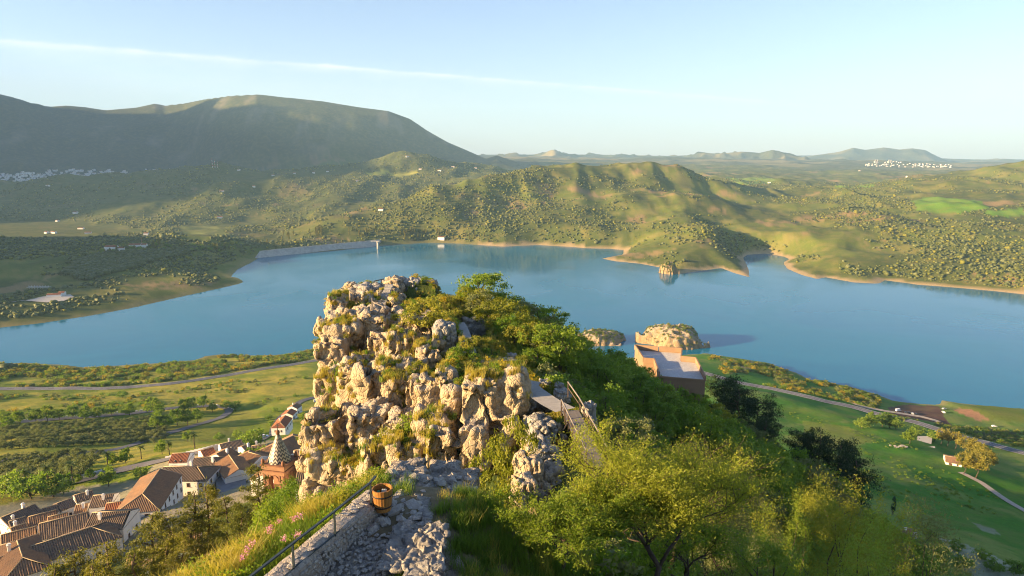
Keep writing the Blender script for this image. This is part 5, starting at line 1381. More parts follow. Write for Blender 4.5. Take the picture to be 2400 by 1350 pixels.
mb = MB(); mb.tube([(0, 0, -1), (0, 0, 18)], [1.2, .7], 8); mb.build('stack', M_BRICK, cb); mb = MB(); mb.tube([(0, 0, 18), (0, 0, 18.8)], [1.0, 1.0], 8); mb.build('stack_cap', M_BRICK_D, cb)
# ---- white towns: every house an object, meshes shared
def town(n, nm, cx0, cx1, cy0, cy1, ymin, label, group, s, seed, core=None, rel=None):
    r_ = random.Random(seed); mes = []
    for k in range(5):
        L, W, h = s * r_.uniform(.8, 1.4), s * r_.uniform(.6, .9), s * r_.uniform(.45, .75); mb = MB(); y = W / 2
        mb.add([(-L/2,-y,-4),(L/2,-y,-4),(L/2,y,-4),(-L/2,y,-4),(-L/2,-y,h),(L/2,-y,h),(L/2,y,h),(-L/2,y,h),(-L/2,0,h+W*.2),(L/2,0,h+W*.2)], [(0,1,5,4),(2,3,7,6),(3,0,4,8,7),(1,2,6,9,5)])
        me = bpy.data.meshes.new(nm); V = list(mb.v); F_ = list(mb.f) + [(4,5,9,8),(6,7,8,9)]
        for w_ in range(3):
            b0 = len(V); xx = L * (w_ + .5) / 3 - L / 2; V += [(xx-.8,-y-.05,h*.4),(xx+.8,-y-.05,h*.4),(xx+.8,-y-.05,h*.4+1.8),(xx-.8,-y-.05,h*.4+1.8)]; F_.append((b0,b0+1,b0+2,b0+3))
        me.from_pydata(V, [], F_)
        for m_ in (M_WHITE, M_TILE, M_GLASS): me.materials.append(m_)
        me.polygons.foreach_set('material_index', [0]*4 + [1]*2 + [2]*3); me.update(); mes.append(me)
    for k in range(n):
        x = r_.uniform(cx0, cx1); f = r_.random() ** 0.8
        lo, hi = core(x) if core else (cy0, cy1)
        p = T(x, lo + (hi - lo) * f, ymin=ymin)
        o = obj(nm, mes[k % 5]); o.location = p; o.rotation_euler[2] = r_.uniform(-.5, .5) + (math.pi / 2 if r_.random() < .3 else 0); tag(o, label, 'house', group)
town(290, 'town_house', -20, 300, 398, 436, 4500, 'small white house in the crowded white town below the mountain', 'houses of the white town below the mountain', 19, 1, core=lambda x: (np.interp(x, [0, 60, 150, 300], [408, 404, 398, 400]), np.interp(x, [0, 60, 200, 300], [440, 434, 430, 412])))
town(20, 'suburb_house', 340, 400, 397, 406, 4500, 'white house in the outlying quarter of the town below the mountain', 'outlying houses below the mountain', 14, 4)
town(90, 'hilltop_house', 2025, 2230, 378, 392, 6500, 'tiny white house in the distant hilltop town', 'houses of the distant hilltop town', 12, 2, core=lambda x: (np.interp(x, [2025, 2060, 2100, 2150, 2230], [386, 379, 379, 384, 386]), np.interp(x, [2025, 2100, 2230], [389, 392, 393])))
# hilltop church and castle of that town
for x, lab in ((2052, 'square castle keep on the crest of the distant hilltop town'), (2084, 'church with two towers above the distant hilltop town')):
    p = T(x, 382, ymin=6500); t = empty('church' if 'church' in lab else 'castle', p); tag(t, lab, 'church' if 'church' in lab else 'castle')
    mb = MB(); mb.box((0, 0, 8), (30, 22, 24)); mb.build('nave' if 'church' in lab else 'keep', M_PALE, t)
    for s_ in (-1, 1):
        mb = MB(); mb.box((s_ * 12, -12, 14), (8, 8, 40)); mb.add([(s_*12-4,-16,34),(s_*12+4,-16,34),(s_*12+4,-8,34),(s_*12-4,-8,34),(s_*12,-12,42)], [(0,1,4),(1,2,4),(2,3,4),(3,0,4)]); mb.build('tower', M_PALE, t)
# ================================================================== roads, dam, islets, vehicles
M_ASPH = mat_simple('asphalt', (0.135, 0.13, 0.135), 0.85, 0.15, 0.4, 0.1, 12, 0.01, world=True)
M_LINE = mat_simple('road_paint', (0.7, 0.7, 0.68), 0.7, 0.1, 1)
M_TRACK = mat_simple('gravel_track', (0.36, 0.31, 0.25), 0.9, 0.2, 0.4, 0.2, 8, 0.02, world=True)
def road(name, px, width, mat=None, ymin=200, lift=0.35, lines=True, step=6.0):
    c3 = [T(x, y, ymin=ymin) for x, y in px]
    o, out = path_obj(name, c3, width, mat or M_ASPH, lift=lift, step=step, cross=4, zoff=True)
    if lines:
        for off_, w_ in ((-width / 2 + 0.4, 0.28), (width / 2 - 0.4, 0.28), (0, 0.18)):
            V = []; Fq = []
            for i, p in enumerate(out):
                t = out[min(i+1, len(out)-1)] - out[max(i-1, 0)]; t.z = 0; t.normalize(); s_ = Vector((t.y, -t.x, 0))
                zc = max(ground(float((p + s_ * k).x), float((p + s_ * k).y)) for k in (-width/2, -width/6, 0, width/6, width/2)) + lift + 0.02
                for e in (-1, 1): q_ = p + s_ * (off_ + e * w_ / 2); V.append((q_.x, q_.y, zc))
            for i in range(len(out) - 1):
                if off_ == 0 and i % 3 == 2: continue
                Fq.append((2*i, 2*i+1, 2*i+3, 2*i+2))
            ln = obj('road_line', mesh_np('road_line', np.array(V), np.array(Fq)[:, ::-1], M_LINE), o)
    return o
road('lakeside_road', [(-120,915),(0,913),(100,913),(230,913),(330,907),(400,900),(470,890),(560,876),(650,861),(750,844)], 8.5)
road('hairpin_road', [(-120,996),(0,992),(60,990),(160,982),(260,975),(330,968),(420,957),(480,953),(522,955),(537,963),(528,973),(500,985),(440,1003),(380,1020),(330,1037),(270,1055),(200,1066),(100,1076),(-80,1094)], 6.5, lines=False, step=4)
road('valley_road', [(1640,873),(1700,890),(1800,912),(1900,934),(2000,957),(2100,982),(2200,1010),(2300,1037),(2440,1074)], 9.0)
road('village_road', [(745,932),(700,945),(645,1000),(620,1025),(585,1040),(548,1047),(470,1060),(415,1072),(350,1088),(290,1103),(220,1120),(140,1138)], 6.0, lines=False, step=4)
road('farm_track', [(2250,1108),(2300,1133),(2335,1158),(2400,1198),(2440,1220)], 3.5, M_TRACK, lines=False)
road('lakeside_track', [(1980,935),(2010,950),(2060,962),(2110,970),(2160,978),(2200,990)], 5.0, M_TRACK, lines=False)
road('villa_track', [(-20,716),(30,708),(70,703)], 5.0, M_TRACK, ymin=900, lines=False)
# white kerb blocks along the village road
kb = MB(); kb.box((0, 0, 0.35), (2.6, 0.45, 0.7)); kbm = kb.mesh('kerb_block', M_WHITE)
for (xa, ya, xb, yb, n) in ((395,1074,540,1040,16),(150,1127,232,1107,7),(545,960,500,948,6),(480,949,330,963,10),(320,964,60,985,12)):
    a_, b_ = T(xa, ya, ymin=150), T(xb, yb, ymin=150)
    for k in range(n):
        x_ = xa + (xb - xa) * k / max(1, n - 1); y_ = ya + (yb - ya) * k / max(1, n - 1); p = T(x_, y_, ymin=150)
        o = obj('kerb_block', kbm); o.location = p + Vector((0, 0, 0.2)); o.rotation_euler[2] = math.atan2(b_.y - a_.y, b_.x - a_.x); tag(o, 'white painted kerb block along the roads above and below the village', 'kerb block', 'white kerb blocks along the roads')
# ---- vehicles
M_TYRE = mat_simple('tyre', (0.015, 0.015, 0.015), 0.8, 0.1, 5)
def car(x, y, rz, paint, label, kind='car', ymin=300, lift=0.35):
    p = T(x, y, ymin=ymin); t = empty('parked_' + kind, p + Vector((0, 0, lift)), rz); tag(t, label, kind)
    m_ = bpy.data.materials.get('paint_' + paint) or mat_simple('paint_' + paint, {'white': (.75,.75,.75), 'dark': (.03,.035,.045), 'silver': (.4,.42,.44), 'blue': (.06,.12,.25)}[paint], 0.3, 0.03, 1)
    van = kind == 'van'; L, W, hb, ht = (5.2, 2.0, 1.1, 2.35) if van else (4.3, 1.75, 0.85, 1.45)
    prof = [(-L/2, .35), (L/2, .35), (L/2, hb * .8), (L/2 - (.5 if van else 1.1), hb), (L/2 - (1.1 if van else 1.7), ht), (-L/2 + (.1 if van else .7), ht), (-L/2, hb)]
    V = [(a, s_ * W / 2 * (0.86 if b > hb * 1.05 else 1), b) for s_ in (-1, 1) for a, b in prof]; n = len(prof)
    mb = MB(); mb.add(V, [tuple(range(n)), tuple(reversed(range(n, 2*n)))] + [(i, n + i, n + (i+1) % n, (i+1) % n) for i in range(n)]); mb.build('body', m_, t)
    for s_ in (-1, 1):
        mb = MB(); mb.box((-.05 if not van else L * .22, s_ * (W / 2 * .93), (hb + ht) / 2), (L * (.42 if not van else .22), .06, (ht - hb) * .6)); mb.build('side_window', M_GLASS, t)
        for e in (-1, 1):
            mb = MB(); mb.tube([(e * L * .31, s_ * (W/2 - .2), .32), (e * L * .31, s_ * (W/2 + .02), .32)], .32, 12); mb.build('wheel', M_TYRE, t)
        mb = MB(); mb.box((L/2 + .005, s_ * W * .36, hb * .68), (.04, .32, .16)); mb.build('headlight', M_PALE, t)
    wx0, wx1 = L/2 - (.5 if van else 1.1), L/2 - (1.1 if van else 1.7)
    mb = MB(); mb.add([(wx0 - .08, -W*.38, hb + .1), (wx0 - .08, W*.38, hb + .1), (wx1 + .1, W*.36, ht - .08), (wx1 + .1, -W*.36, ht - .08)], [(0, 1, 2, 3)]); ws = mb.build('windscreen', M_GLASS, t); ws.location = (0.04, 0, 0.03)
    return t
car(743,943,0.4,'white','small white van parked on the meadow left of the crag','van')
car(618,1027,0.5,'white','white car parked at the bend by the terraced houses')
car(2105,964,0.3,'white','large white van parked on the red earth by the lake','van')
for i, (x, y) in enumerate([(2122,969),(2130,969),(2138,971),(2146,972)]): car(x, y, 1.2 + .1 * i, 'dark' if i != 2 else 'silver', ['dark car parked next to the large white van', 'dark car second from the large white van', 'silver car in the row beside the large white van', 'dark car at the open end of the row by the lake'][i])
car(2213,960,0.2,'silver','silver car beside the shore on the red earth'); car(2211,968,1.4,'white','white car behind the silver car on the red earth'); car(2330,1001,0.0,'white','white pickup alone on the brown lakeside ground')
car(66,1078,0.35,'blue','blue car driving on the road below the olive grove')
# ---- dam and intake tower
M_RIP = mat_simple('riprap', (0.40, 0.38, 0.34), 0.95, 0.3, 0.12, 0.8, 0.5, 0.6, world=True)
dl = [(596,606),(640,601),(700,595),(760,589),(820,583),(852,580),(880,577)]
dm = empty('embankment_dam', G(740, 590, 0)); tag(dm, 'long grey rockfill dam holding back the lake', 'dam'); o0 = dm.location.copy()
V = []
for x, y in dl:
    p = G(x, y, 0.0); n = Vector((0.25, 1, 0)).normalized()
    for (o_, z) in ((-6, -4), (0, 0.05), (24, 15), (32, 15.2), (34, 14.6), (60, 0)): V.append(p + n * o_ + Vector((0, 0, z)) - o0)
k = 6; Fq = [(i*k+j, (i+1)*k+j, (i+1)*k+j+1, i*k+j+1) for i in range(len(dl)-1) for j in range(k-1)]
mb = MB(); mb.add(V, Fq); mb.add([V[-6 + j] for j in range(6)], [tuple(range(6))]); mb.build('rockfill', M_RIP, dm)
mb = MB()
for i in range(len(dl) - 1): mb.beam(V[i*k+2] + Vector((0, 0, .9)), V[(i+1)*k+2] + Vector((0, 0, .9)), .5, 1.4)
mb.build('crest_parapet', M_PALE, dm)
it = empty('intake_tower', G(886, 583, 0.0)); tag(it, 'pale concrete intake tower with a platform standing in the water by the dam', 'tower')
mb = MB(); mb.tube([(0, 0, -6), (0, 0, 20)], [3.4, 2.8], 10); mb.build('shaft', M_PALE, it)
mb = MB(); mb.box((0, 0, 21), (10, 9, 2.0)); mb.tube([(0, 0, 17), (0, 0, 20)], [2.8, 5.0], 10); mb.build('platform', M_PALE, it)
mb = MB(); mb.beam((0, 3, 21.6), (-26, 34, 17.5), 2.6, .8); mb.build('gangway', M_PALE, it)
# ---- rocky islets
def islet(name, cx0, cy0, a, b, hgt, rot, seed, cliff):
    c = G(cx0, cy0, 0.0); N = 90; V = []
    g = np.linspace(-1.25, 1.25, N); xx, yy = np.meshgrid(g, g); rr = np.sqrt(xx**2 + yy**2) * (1 + 0.5 * fbm(xx * 1.5 + seed, yy * 1.5, o=4, s=seed))
    z = hgt * np.clip(1.12 - rr ** cliff * 1.12, -.4, 1) ** 1.0
    z = np.where(z > 0, hgt * (z / hgt) ** 0.62, z)
    z += (fbm(xx * 3.2, yy * 3.2, o=5, s=seed + 1, ridge=True) * hgt * 0.26) * (z > -1)
    ca, sa = math.cos(rot), math.sin(rot)
    X = c.x + (xx * a * ca - yy * b * sa); Y = c.y + (xx * a * sa + yy * b * ca)
    idx = np.arange(N * N).reshape(N, N); q_ = np.stack([idx[:-1, :-1], idx[:-1, 1:], idx[1:, 1:], idx[1:, :-1]], -1).reshape(-1, 4)
    me = mesh_np(name, np.stack([X.ravel(), Y.ravel(), z.ravel()], 1), q_, M_SHORE, False); o = obj(name, me); tag(o, kind='structure'); return X.ravel(), Y.ravel(), z.ravel()
M_SHORE = mat_rock('shore_earth', (0.26, 0.18, 0.10), (0.42, 0.31, 0.17), 0.4, 0.2, 0.25)
ISL = [islet('islet', 1580, 804, 42, 34, 21, -0.12, 6, 2.4), islet('islet', 1400, 800, 34, 24, 13, 0.2, 9, 1.8), islet('headland', 1566, 640, 16, 20, 22, 0.1, 3, 1.8)]
rp = empty('rock_pile', T(2108, 1048, ymin=250)); tag(rp, 'heap of pale boulders lying in the green field', 'rocks')
for k in range(12):
    o = obj('boulder', BOULDER_ME[k % 6], rp); s_ = random.uniform(.5, 1.1); o.scale = (s_ * 1.3, s_, s_ * .8); o.location = (random.uniform(-5, 5), random.uniform(-2.5, 2.5), .25)
# ---- antenna masts
M_MAST = mat_simple('mast_red', (0.45, 0.07, 0.05), 0.6, 0.1, 1); 
for x, h, lab in ((498, 46, 'tall red and white antenna mast on the wooded hilltop'), (504, 40, 'middle antenna mast on the wooded hilltop'), (510, 34, 'shortest antenna mast on the wooded hilltop')):
    p = T(x, 393, ymin=2500); t = empty('antenna_mast', p); tag(t, lab, 'mast')
    for k in range(6):
        mb = MB(); mb.tube([(0, 0, h * k / 6), (0, 0, h * (k + 1) / 6)], [1.6 - .15 * k, 1.45 - .15 * k], 5); mb.build('section', M_MAST if k % 2 else M_WHITE, t)
# ================================================================== plants
def thing_tree(name, label, cat, loc, meshes, s=1.0, rz=0.0, group=None, sz=None):
    t = empty(name, loc, rz); t.scale = (s, s, sz or s); tag(t, label, cat, group)
    for nm, me in zip(('trunk', 'crown'), meshes): obj(nm, me, t)
    return t
def on(x, y): return Vector((x, y, ground(float(x), float(y))))
def above(x, ytop, Y):
    """ground point under a tree whose top shows at (x, ytop), and its height"""
    tp = P(x, ytop, Y); g = ground(tp.x, tp.y); return Vector((tp.x, tp.y, g)), tp.z - g
# --- trees in front, grown limb by limb
def place_front(x, ytop, Y, seed, spread_, nleaf, leaf, mat, label, name, cat='tree', rz=0.0, dx=0.0, minH=2.5, aspect=0.3, levels=3, wide=1.0, fill=0.25):
    loc, Hh = above(x, ytop, Y); Hh = max(minH, Hh)
    tr, cr_ = branchy_tree(seed, Hh, spread_, nleaf, leaf, mat, base_r=0.022 * Hh, levels=levels, aspect=aspect, fill=fill)
    zmax = max(v.co.z for v in cr_.vertices)
    t = thing_tree(name, label, cat, loc, (tr, cr_), Hh / zmax * wide, rz, sz=Hh / zmax); return t
place_front(1515, 990, 15.5, 3, 0.95, 42000, 0.074, 'almond', 'large yellow green almond tree with open crown covering the footbridge end', 'almond_tree', wide=1.1, levels=4)
place_front(1325, 1165, 14.6, 5, 1.0, 20000, 0.072, 'almond', 'low bright almond bush left of the large almond tree', 'almond_tree', wide=1.15, levels=4)
place_front(1592, 965, 26.5, 8, 0.75, 12000, 0.095, 'almond', 'slender almond tree with a tall lit shoot behind the large almond tree', 'almond_tree', levels=4)
def place_crown(x, ytop, Y, seed, Rr, nleaf, leaf, clumps, mat, label, name, H=None, **kw):
    loc, Hh = above(x, ytop, Y); Hh = H or max(2.5, Hh); tp = P(x, ytop, Y)
    thing_tree(name, label, 'tree', Vector((loc.x, loc.y, min(loc.z, tp.z - Hh * 0.96))), crown_tree(seed, Hh, Rr, nleaf, leaf, clumps, mat, **kw), 1.0, 0.0, sz=max(1.0, (tp.z - loc.z) / (Hh * 1.0)) if not H else 1.0)
place_crown(1955, 1130, 23.0, 12, 2.7, 46000, 0.07, 110, 'lent', 'broad golden green tree with bare twigs on its left side', 'almond_tree', spread=0.085)
place_crown(1720, 1100, 27.0, 14, 1.8, 26000, 0.08, 80, 'olive', 'wild olive tree between the almond tree and the golden tree', 'olive_tree', spread=0.09)
place_crown(2190, 1190, 30.0, 17, 2.2, 14000, 0.11, 90, 'olive', 'grey green wild olive on the steep bank right of the golden tree', 'olive_tree', spread=0.12)
place_crown(2090, 1225, 18.0, 19, 1.7, 14000, 0.08, 90, 'shrub', 'dark green bush tree at the foot of the golden tree', 'bush_tree', spread=0.12)
place_front(1610, 1150, 18.0, 21, 0.85, 12000, 0.08, 'green', 'shaded green bush under the olive tree', 'bush_tree', wide=1.1, levels=4)
place_crown(1790, 1235, 18.0, 23, 1.5, 12000, 0.08, 90, 'shrub', 'dark shaded bush below the wild olive', 'bush_tree', spread=0.12)
place_crown(1845, 1140, 32.0, 31, 1.6, 14000, 0.09, 60, 'almond', 'bright almond bush beyond the golden tree on the slope', 'almond_tree', spread=0.1)
place_crown(2085, 1165, 30.0, 33, 1.7, 14000, 0.09, 60, 'lent', 'golden bush right behind the broad golden tree', 'almond_tree', spread=0.1)
place_crown(1655, 1110, 33.0, 35, 1.5, 12000, 0.09, 60, 'almond', 'sunlit almond bush between the slender almond and the wild olive', 'almond_tree', spread=0.1)
GTm = plant_proto('broadleaf_tree', 660, 11, 3.6, 11000, 0.27, 90, 0.15, 0.15, 'green', 1, 'egg', .5, .2)
for x, yt, Y, lab in [(690,1128,80,'bright green tree at the foot of the crag beside the pines'),(655,1150,84,'fresh green tree in front of the bell tower shaft'),(625,1180,78,'leafy tree between bell tower and pine grove')]:
    tp = P(x, yt, Y); o = obj('broadleaf_tree', GTm); o.location = (tp.x, tp.y, tp.z - 11.2); o.scale = (1, 1, 1.0); tag(o, lab, 'tree'); g = ground(tp.x, tp.y)
    o.scale = (1, 1, max(.7, (tp.z - g) / 11.2)); o.location.z = g
for k, (x, yt, Y, lab) in enumerate([(2270, 1180, 30, 'bare thin dead tree reaching over the lower slope'), (1310, 1200, 17, 'dead twiggy branch under the almond tree')]):
    loc, Hh = above(x, yt, Y); tr, _ = branchy_tree(60 + k, max(2.5, Hh), 0.8, 30, 0.03, 'olive', 0.05, 3); o = obj('dead_tree', tr); o.location = loc; tag(o, lab, 'tree')
# --- shrub prototypes
PR = {
 'shrub': [plant_proto('shrub', 100 + k, 2.2, 1.3, 2600, 0.15, 34, 0.115, 0.12, 'shrub', 4) for k in range(3)],
 'olive': [plant_proto('wild_olive', 110 + k, 2.6, 1.35, 2600, 0.15, 34, 0.115, 0.2, 'olive', 3) for k in range(2)],
 'lent': [plant_proto('lentisk', 120 + k, 2.0, 1.25, 2600, 0.14, 36, 0.12, 0.08, 'lent', 5) for k in range(2)],
 'green': [plant_proto('green_bush', 130 + k, 2.4, 1.3, 2600, 0.15, 34, 0.12, 0.12, 'green', 4) for k in range(2)],
}
DEN = {
 'shrub': ('shrub', 'dark green shrub', 'shrub'), 'olive': ('wild_olive_shrub', 'grey green wild olive shrub', 'shrub'), 'lent': ('lentisk_shrub', 'yellow green lentisk shrub', 'shrub'), 'green': ('leafy_bush', 'fresh green leafy bush', 'shrub')}
def shrub(kind, loc, s, where, group, sz=None, label=None):
    me = PR[kind][random.randrange(len(PR[kind]))]; nm, ds, cat = DEN[kind]
    o = obj(nm, me); o.location = loc; o.scale = (s, s, (sz or s)); o.rotation_euler = (0, 0, random.uniform(0, 6.28)); tag(o, label or (ds + ' ' + where), cat, None if label else group); return o
# bushes that can be named one by one
for kind, x, ytop, wpx, Y, lab in [
 ('lent',1000,682,120,90,'big round yellow green bush on the crag summit'),('lent',858,650,45,116,'small round bush beside the summit steps railing'),('green',992,643,30,118,'little bush crowning the summit rock wall'),
 ('lent',1205,935,115,50,'large olive coloured bush hanging on the right end of the crag'),('lent',1150,1010,110,46,'lit bush filling the gully below the crag'),('green',960,945,75,62,'green bush growing in the face of the crag'),('lent',905,985,70,62,'yellow bush on a ledge low on the crag'),
 ('lent',985,840,50,76,'dark bush in the notch beside the terrace'),('green',985,872,40,70,'bright green cushion bush above the pillars'),('lent',790,950,80,70,'bush on the shoulder of the lower left pillar'),('lent',800,700,50,104,'bush at the left rim of the summit'),('lent',1210,1130,100,36,'bush at the foot of the lit rock spur'),
 ('lent',1150,678,75,112,'golden tree crown on the ridge skyline'),('olive',1215,695,90,114,'round olive crown on the ridge behind the upper path'),('shrub',1295,712,75,120,'airy green tree at the right end of the ridge skyline'),('shrub',1105,688,45,118,'dark bush behind the summit rocks'),
 ('lent',1150,745,85,98,'yellow bush right of the upper stone path'),('green',1260,810,85,80,'light green bush in the middle of the ridge slope'),('lent',1230,830,60,78,'sprawling bush with yellow tips near the terrace'),('shrub',1420,880,110,68,'dense dark bush right of the footbridge'),('olive',1480,960,110,58,'grey bush below the footbridge'),
 ('shrub',1600,893,48,140,'dark bush against the front of the ochre building'),('shrub',1480,838,70,138,'dark thicket bush hiding the left flank of the ochre building'),('green',1503,852,60,143,'tall leafy bush at the lit left wall of the ochre building'),('shrub',1525,880,50,143,'dark bush under the left end of the gravel terrace'),('green',1640,912,45,140,'bush at the right corner of the ochre building'),('green',1505,868,60,120,'bush at the left corner of the ochre building')]:
    tp = P(x, ytop, Y); g = ground(tp.x, tp.y); Hh = tp.z - g; wd = wpx * Y / 1600 / 2.6
    hz_ = max(Hh, wd * 1.0); pm = {'shrub': 2.2, 'olive': 2.6, 'lent': 2.0, 'green': 2.4}[kind]
    z0 = tp.z - hz_ if Hh < 8 else tp.z - wd * 2.2
    if Hh >= 8: hz_ = wd * 2.2
    shrub(kind, (tp.x, tp.y, min(g, z0) if Hh < 8 else z0), wd * 1.05, '', None, sz=hz_ / pm * .84, label=lab)
# the shaded slope right of the ridge: many shrubs
slope = [(1040,672),(1130,700),(1260,735),(1330,775),(1450,845),(1500,900),(1650,950),(1700,1000),(1850,1110),(2000,1180),(2150,1290),(2250,1350),(1900,1350),(1750,1200),(1650,1080),(1500,1000),(1430,960),(1360,900),(1290,870),(1180,800),(1120,740)]
cand = []
for tries in range(9000):
    x, y = random.uniform(1030, 2260), random.uniform(670, 1350)
    if not inpoly(np.array([x]), np.array([y]), slope)[0]: continue
    p = T(x, y, ymin=26, ymax=240)
    if p.y > 200 or p.y < 27: continue
    if abs(p.x - 5.4) < 2.2 and 42 < p.y < 60: continue
    if 20 < p.x < 50 and 108 < p.y < 172 and random.random() < .85: continue
    dmin = 1.2 + p.y / 90.0
    if any((p - q_).length < dmin for q_ in cand): continue
    cand.append(p)
    if len(cand) >= 300: break
for p in cand:
    n_ = fbm(np.array([p.x / 14]), np.array([p.y / 14]), o=2, s=9)[0] + random.uniform(-.25, .25)
    kind = 'shrub' if n_ < 0.0 else ('green' if n_ < .28 else ('olive' if n_ < .42 else 'lent'))
    shrub(kind, p - Vector((0, 0, .2)), random.uniform(1.0, 2.0) * (1 + p.y / 300), 'in the thicket on the shaded slope right of the crag', 'shrubs of the thicket right of the crag')
# undergrowth there and on the crag: nobody could count it
UB = [leaf_bush_mesh('u%d' % k, 200 + k, m_, 420, 0.13, 30) for k, m_ in enumerate(('shrub', 'green', 'olive', 'shrub'))]
LB = [leaf_bush_mesh('l%d' % k, 210 + k, m_, 420, 0.12, 30) for k, m_ in enumerate(('lent', 'lent', 'green', 'broom'))]
r_ = np.random.default_rng(31)
X_ = r_.uniform(2, 150, 16000); Y_ = r_.uniform(22, 240, 16000); Z_ = ground(X_, Y_)
rid = np.interp(Y_, [20, 45, 62, 85, 120, 200], [6.5, 8.5, 3.5, 0, -10, -15])
k_ = (X_ > rid + 1) & (Z_ > 125) & ~((np.abs(X_ - 5.4) < 2.4) & (Y_ > 40) & (Y_ < 60)) & ~((X_ > 24) & (X_ < 50) & (Y_ > 136) & (Y_ < 174)) & (X_ < rid + 34 + 0.5 * Y_)
pp = np.stack([X_, Y_, Z_ - 0.1], 1)[k_][:3000]
pq = np.stack([X_, Y_, Z_ - 0.25], 1)[k_][3000:]; pq = pq[(pq[:, 1] > 32) & (pq[:, 0] > np.interp(pq[:, 1], [20, 45, 62, 85, 120, 200], [6.5, 8.5, 5, 3, 2, 0]) + 5) & ~((pq[:, 0] > 18) & (pq[:, 0] < 52) & (pq[:, 1] > 112) & (pq[:, 1] < 175))][:1000]
scatter('thicket', pq, r_.uniform(0.5, 1.25, len(pq)) * (1 + pq[:, 1] / 350), PR['shrub'] + PR['green'] + PR['olive'] + PR['lent'][:1], seed=33)
scatter('undergrowth', pp, r_.uniform(0.9, 2.4, len(pp)) * (1 + pp[:, 1] / 300), UB, seed=3)
# on the rock: tufts and cushions where the surface is flat enough
rf_ = crag_t.children[0].data
nf = len(rf_.polygons); Nn = np.empty(nf * 3, np.float32); rf_.polygons.foreach_get('normal', Nn); Nn = Nn.reshape(-1, 3); Cn = np.empty(nf * 3, np.float32); rf_.polygons.foreach_get('center', Cn); Cn = Cn.reshape(-1, 3)
veg = fbm(Cn[:, 0] / 4., Cn[:, 1] / 4., Cn[:, 2] / 4., 3, 71)
k_ = np.nonzero((Nn[:, 2] > 0.62) & (veg > 0.12))[0]; k_ = r_.choice(k_, min(620, len(k_)), replace=False)
scatter('rock_plants', Cn[k_], r_.uniform(0.25, 0.9, len(k_)) , LB, seed=5)
DG = [grass_tuft(300 + k, 46, 0.5, 'drygrass', 0.6, 0.016) for k in range(2)] + [grass_tuft(305, 46, 0.45, 'grass', 0.6, 0.016)]
k2 = np.nonzero((Nn[:, 2] > 0.5) & (veg > 0.05))[0]; k2 = r_.choice(k2, min(1600, len(k2)), replace=False)
scatter('rock_grass', Cn[k2], r_.uniform(0.6, 1.5, len(k2)), DG, seed=6)
# summit and terrace grass
X_ = r_.uniform(-28, 8, 9000); Y_ = r_.uniform(55, 125, 9000); Z_ = ground(X_, Y_); k_ = (Z_ > 222)
pp = np.stack([X_, Y_, Z_], 1)[k_][:3600]; scatter('ridge_grass', pp, r_.uniform(0.5, 1.3, len(pp)), DG, seed=7)
pp = np.stack([X_, Y_, Z_ - .1], 1)[k_][3600:4400]; scatter('ridge_cushions', pp, r_.uniform(0.5, 1.5, len(pp)), LB, seed=8)
# --- grass of the platform and the bank
GT = [grass_tuft(320 + k, 60, 0.42, 'grass', 0.7, 0.007) for k in range(3)]; GD = [grass_tuft(330 + k, 60, 0.5, 'drygrass', 0.7, 0.007) for k in range(2)]
def band(n, x0, x1, y0, y1, test):
    X = r_.uniform(x0, x1, n); Y = r_.uniform(y0, y1, n); Z = ground(X, Y); k = test(X, Y, Z); return np.stack([X, Y, Z], 1)[k]
wallx = lambda Y: np.interp(Y, [p.y for p in wl], [p.x for p in wl])
trackx = lambda Y: np.interp(Y, [10.5, 11.5, 12.5, 13.5, 14.5], [T(1075,1400).x, T(1068,1345).x, T(1045,1300).x, T(1015,1262).x, T(960,1235).x])
pathx = lambda Y: np.interp(Y, [9.4, 10.6, 11.5, 12.5, 13.4], [G(800,1500,242.).x, G(805,1400,242.).x, G(818,1345,242.).x, G(840,1300,242.).x, G(868,1262,242.).x])
pp = band(9000, -3.2, 6.5, 9.0, 20, lambda X, Y, Z: (X > wallx(Y) + 0.3) & (np.abs(X - trackx(Y)) > 0.28) & ((np.abs(X - pathx(Y)) > 0.95) | (Y > 13.3)) & (vnoise(X * 1.1, Y * 1.1) > np.where(X < -1.3, 0.15, -0.45)))
scatter('platform_grass', pp[:3400], r_.uniform(0.3, 0.75, len(pp[:3400])), GT, seed=9)
pp = band(900, -3.0, 6, 9.5, 20, lambda X, Y, Z: (X > wallx(Y) + 0.3) & (np.abs(X - trackx(Y)) > 0.25) & (np.abs(X - pathx(Y)) > 0.9) & (vnoise(X * 1.7 + 5, Y * 1.7) > 0.2)); scatter('platform_dry_grass', pp, r_.uniform(0.35, 0.8, len(pp)), GD, seed=10)
pp = band(14000, -11, -2, 8.0, 24, lambda X, Y, Z: (X < wallx(np.minimum(Y, 14.6)) - 0.22) & (Z > 233)); n_ = vnoise(pp[:, 0] * 0.9, pp[:, 1] * 0.9)
scatter('bank_grass', pp[n_ < 0.25][:3000], r_.uniform(0.5, 1.0, len(pp[n_ < 0.25][:3000])), GT, seed=11)
scatter('bank_dry_grass', pp[n_ >= 0.25][:1800], r_.uniform(0.5, 1.1, len(pp[n_ >= 0.25][:1800])), GD, seed=12)
BB = [leaf_bush_mesh('b%d' % k, 220 + k, m_, 500, 0.075, 40) for k, m_ in enumerate(('lent', 'green'))]
pp = pp[r_.choice(len(pp), 520, replace=False)]; scatter('bank_weeds', pp - np.array([0, 0, .05]), r_.uniform(0.3, 0.85, len(pp)), BB, seed=13)
pp = band(2500, 2.0, 22, 14, 42, lambda X, Y, Z: (Z > 214)); scatter('gully_weeds', pp[:900] - np.array([0, 0, .05]), r_.uniform(0.5, 1.4, len(pp[:900])), UB, seed=14)
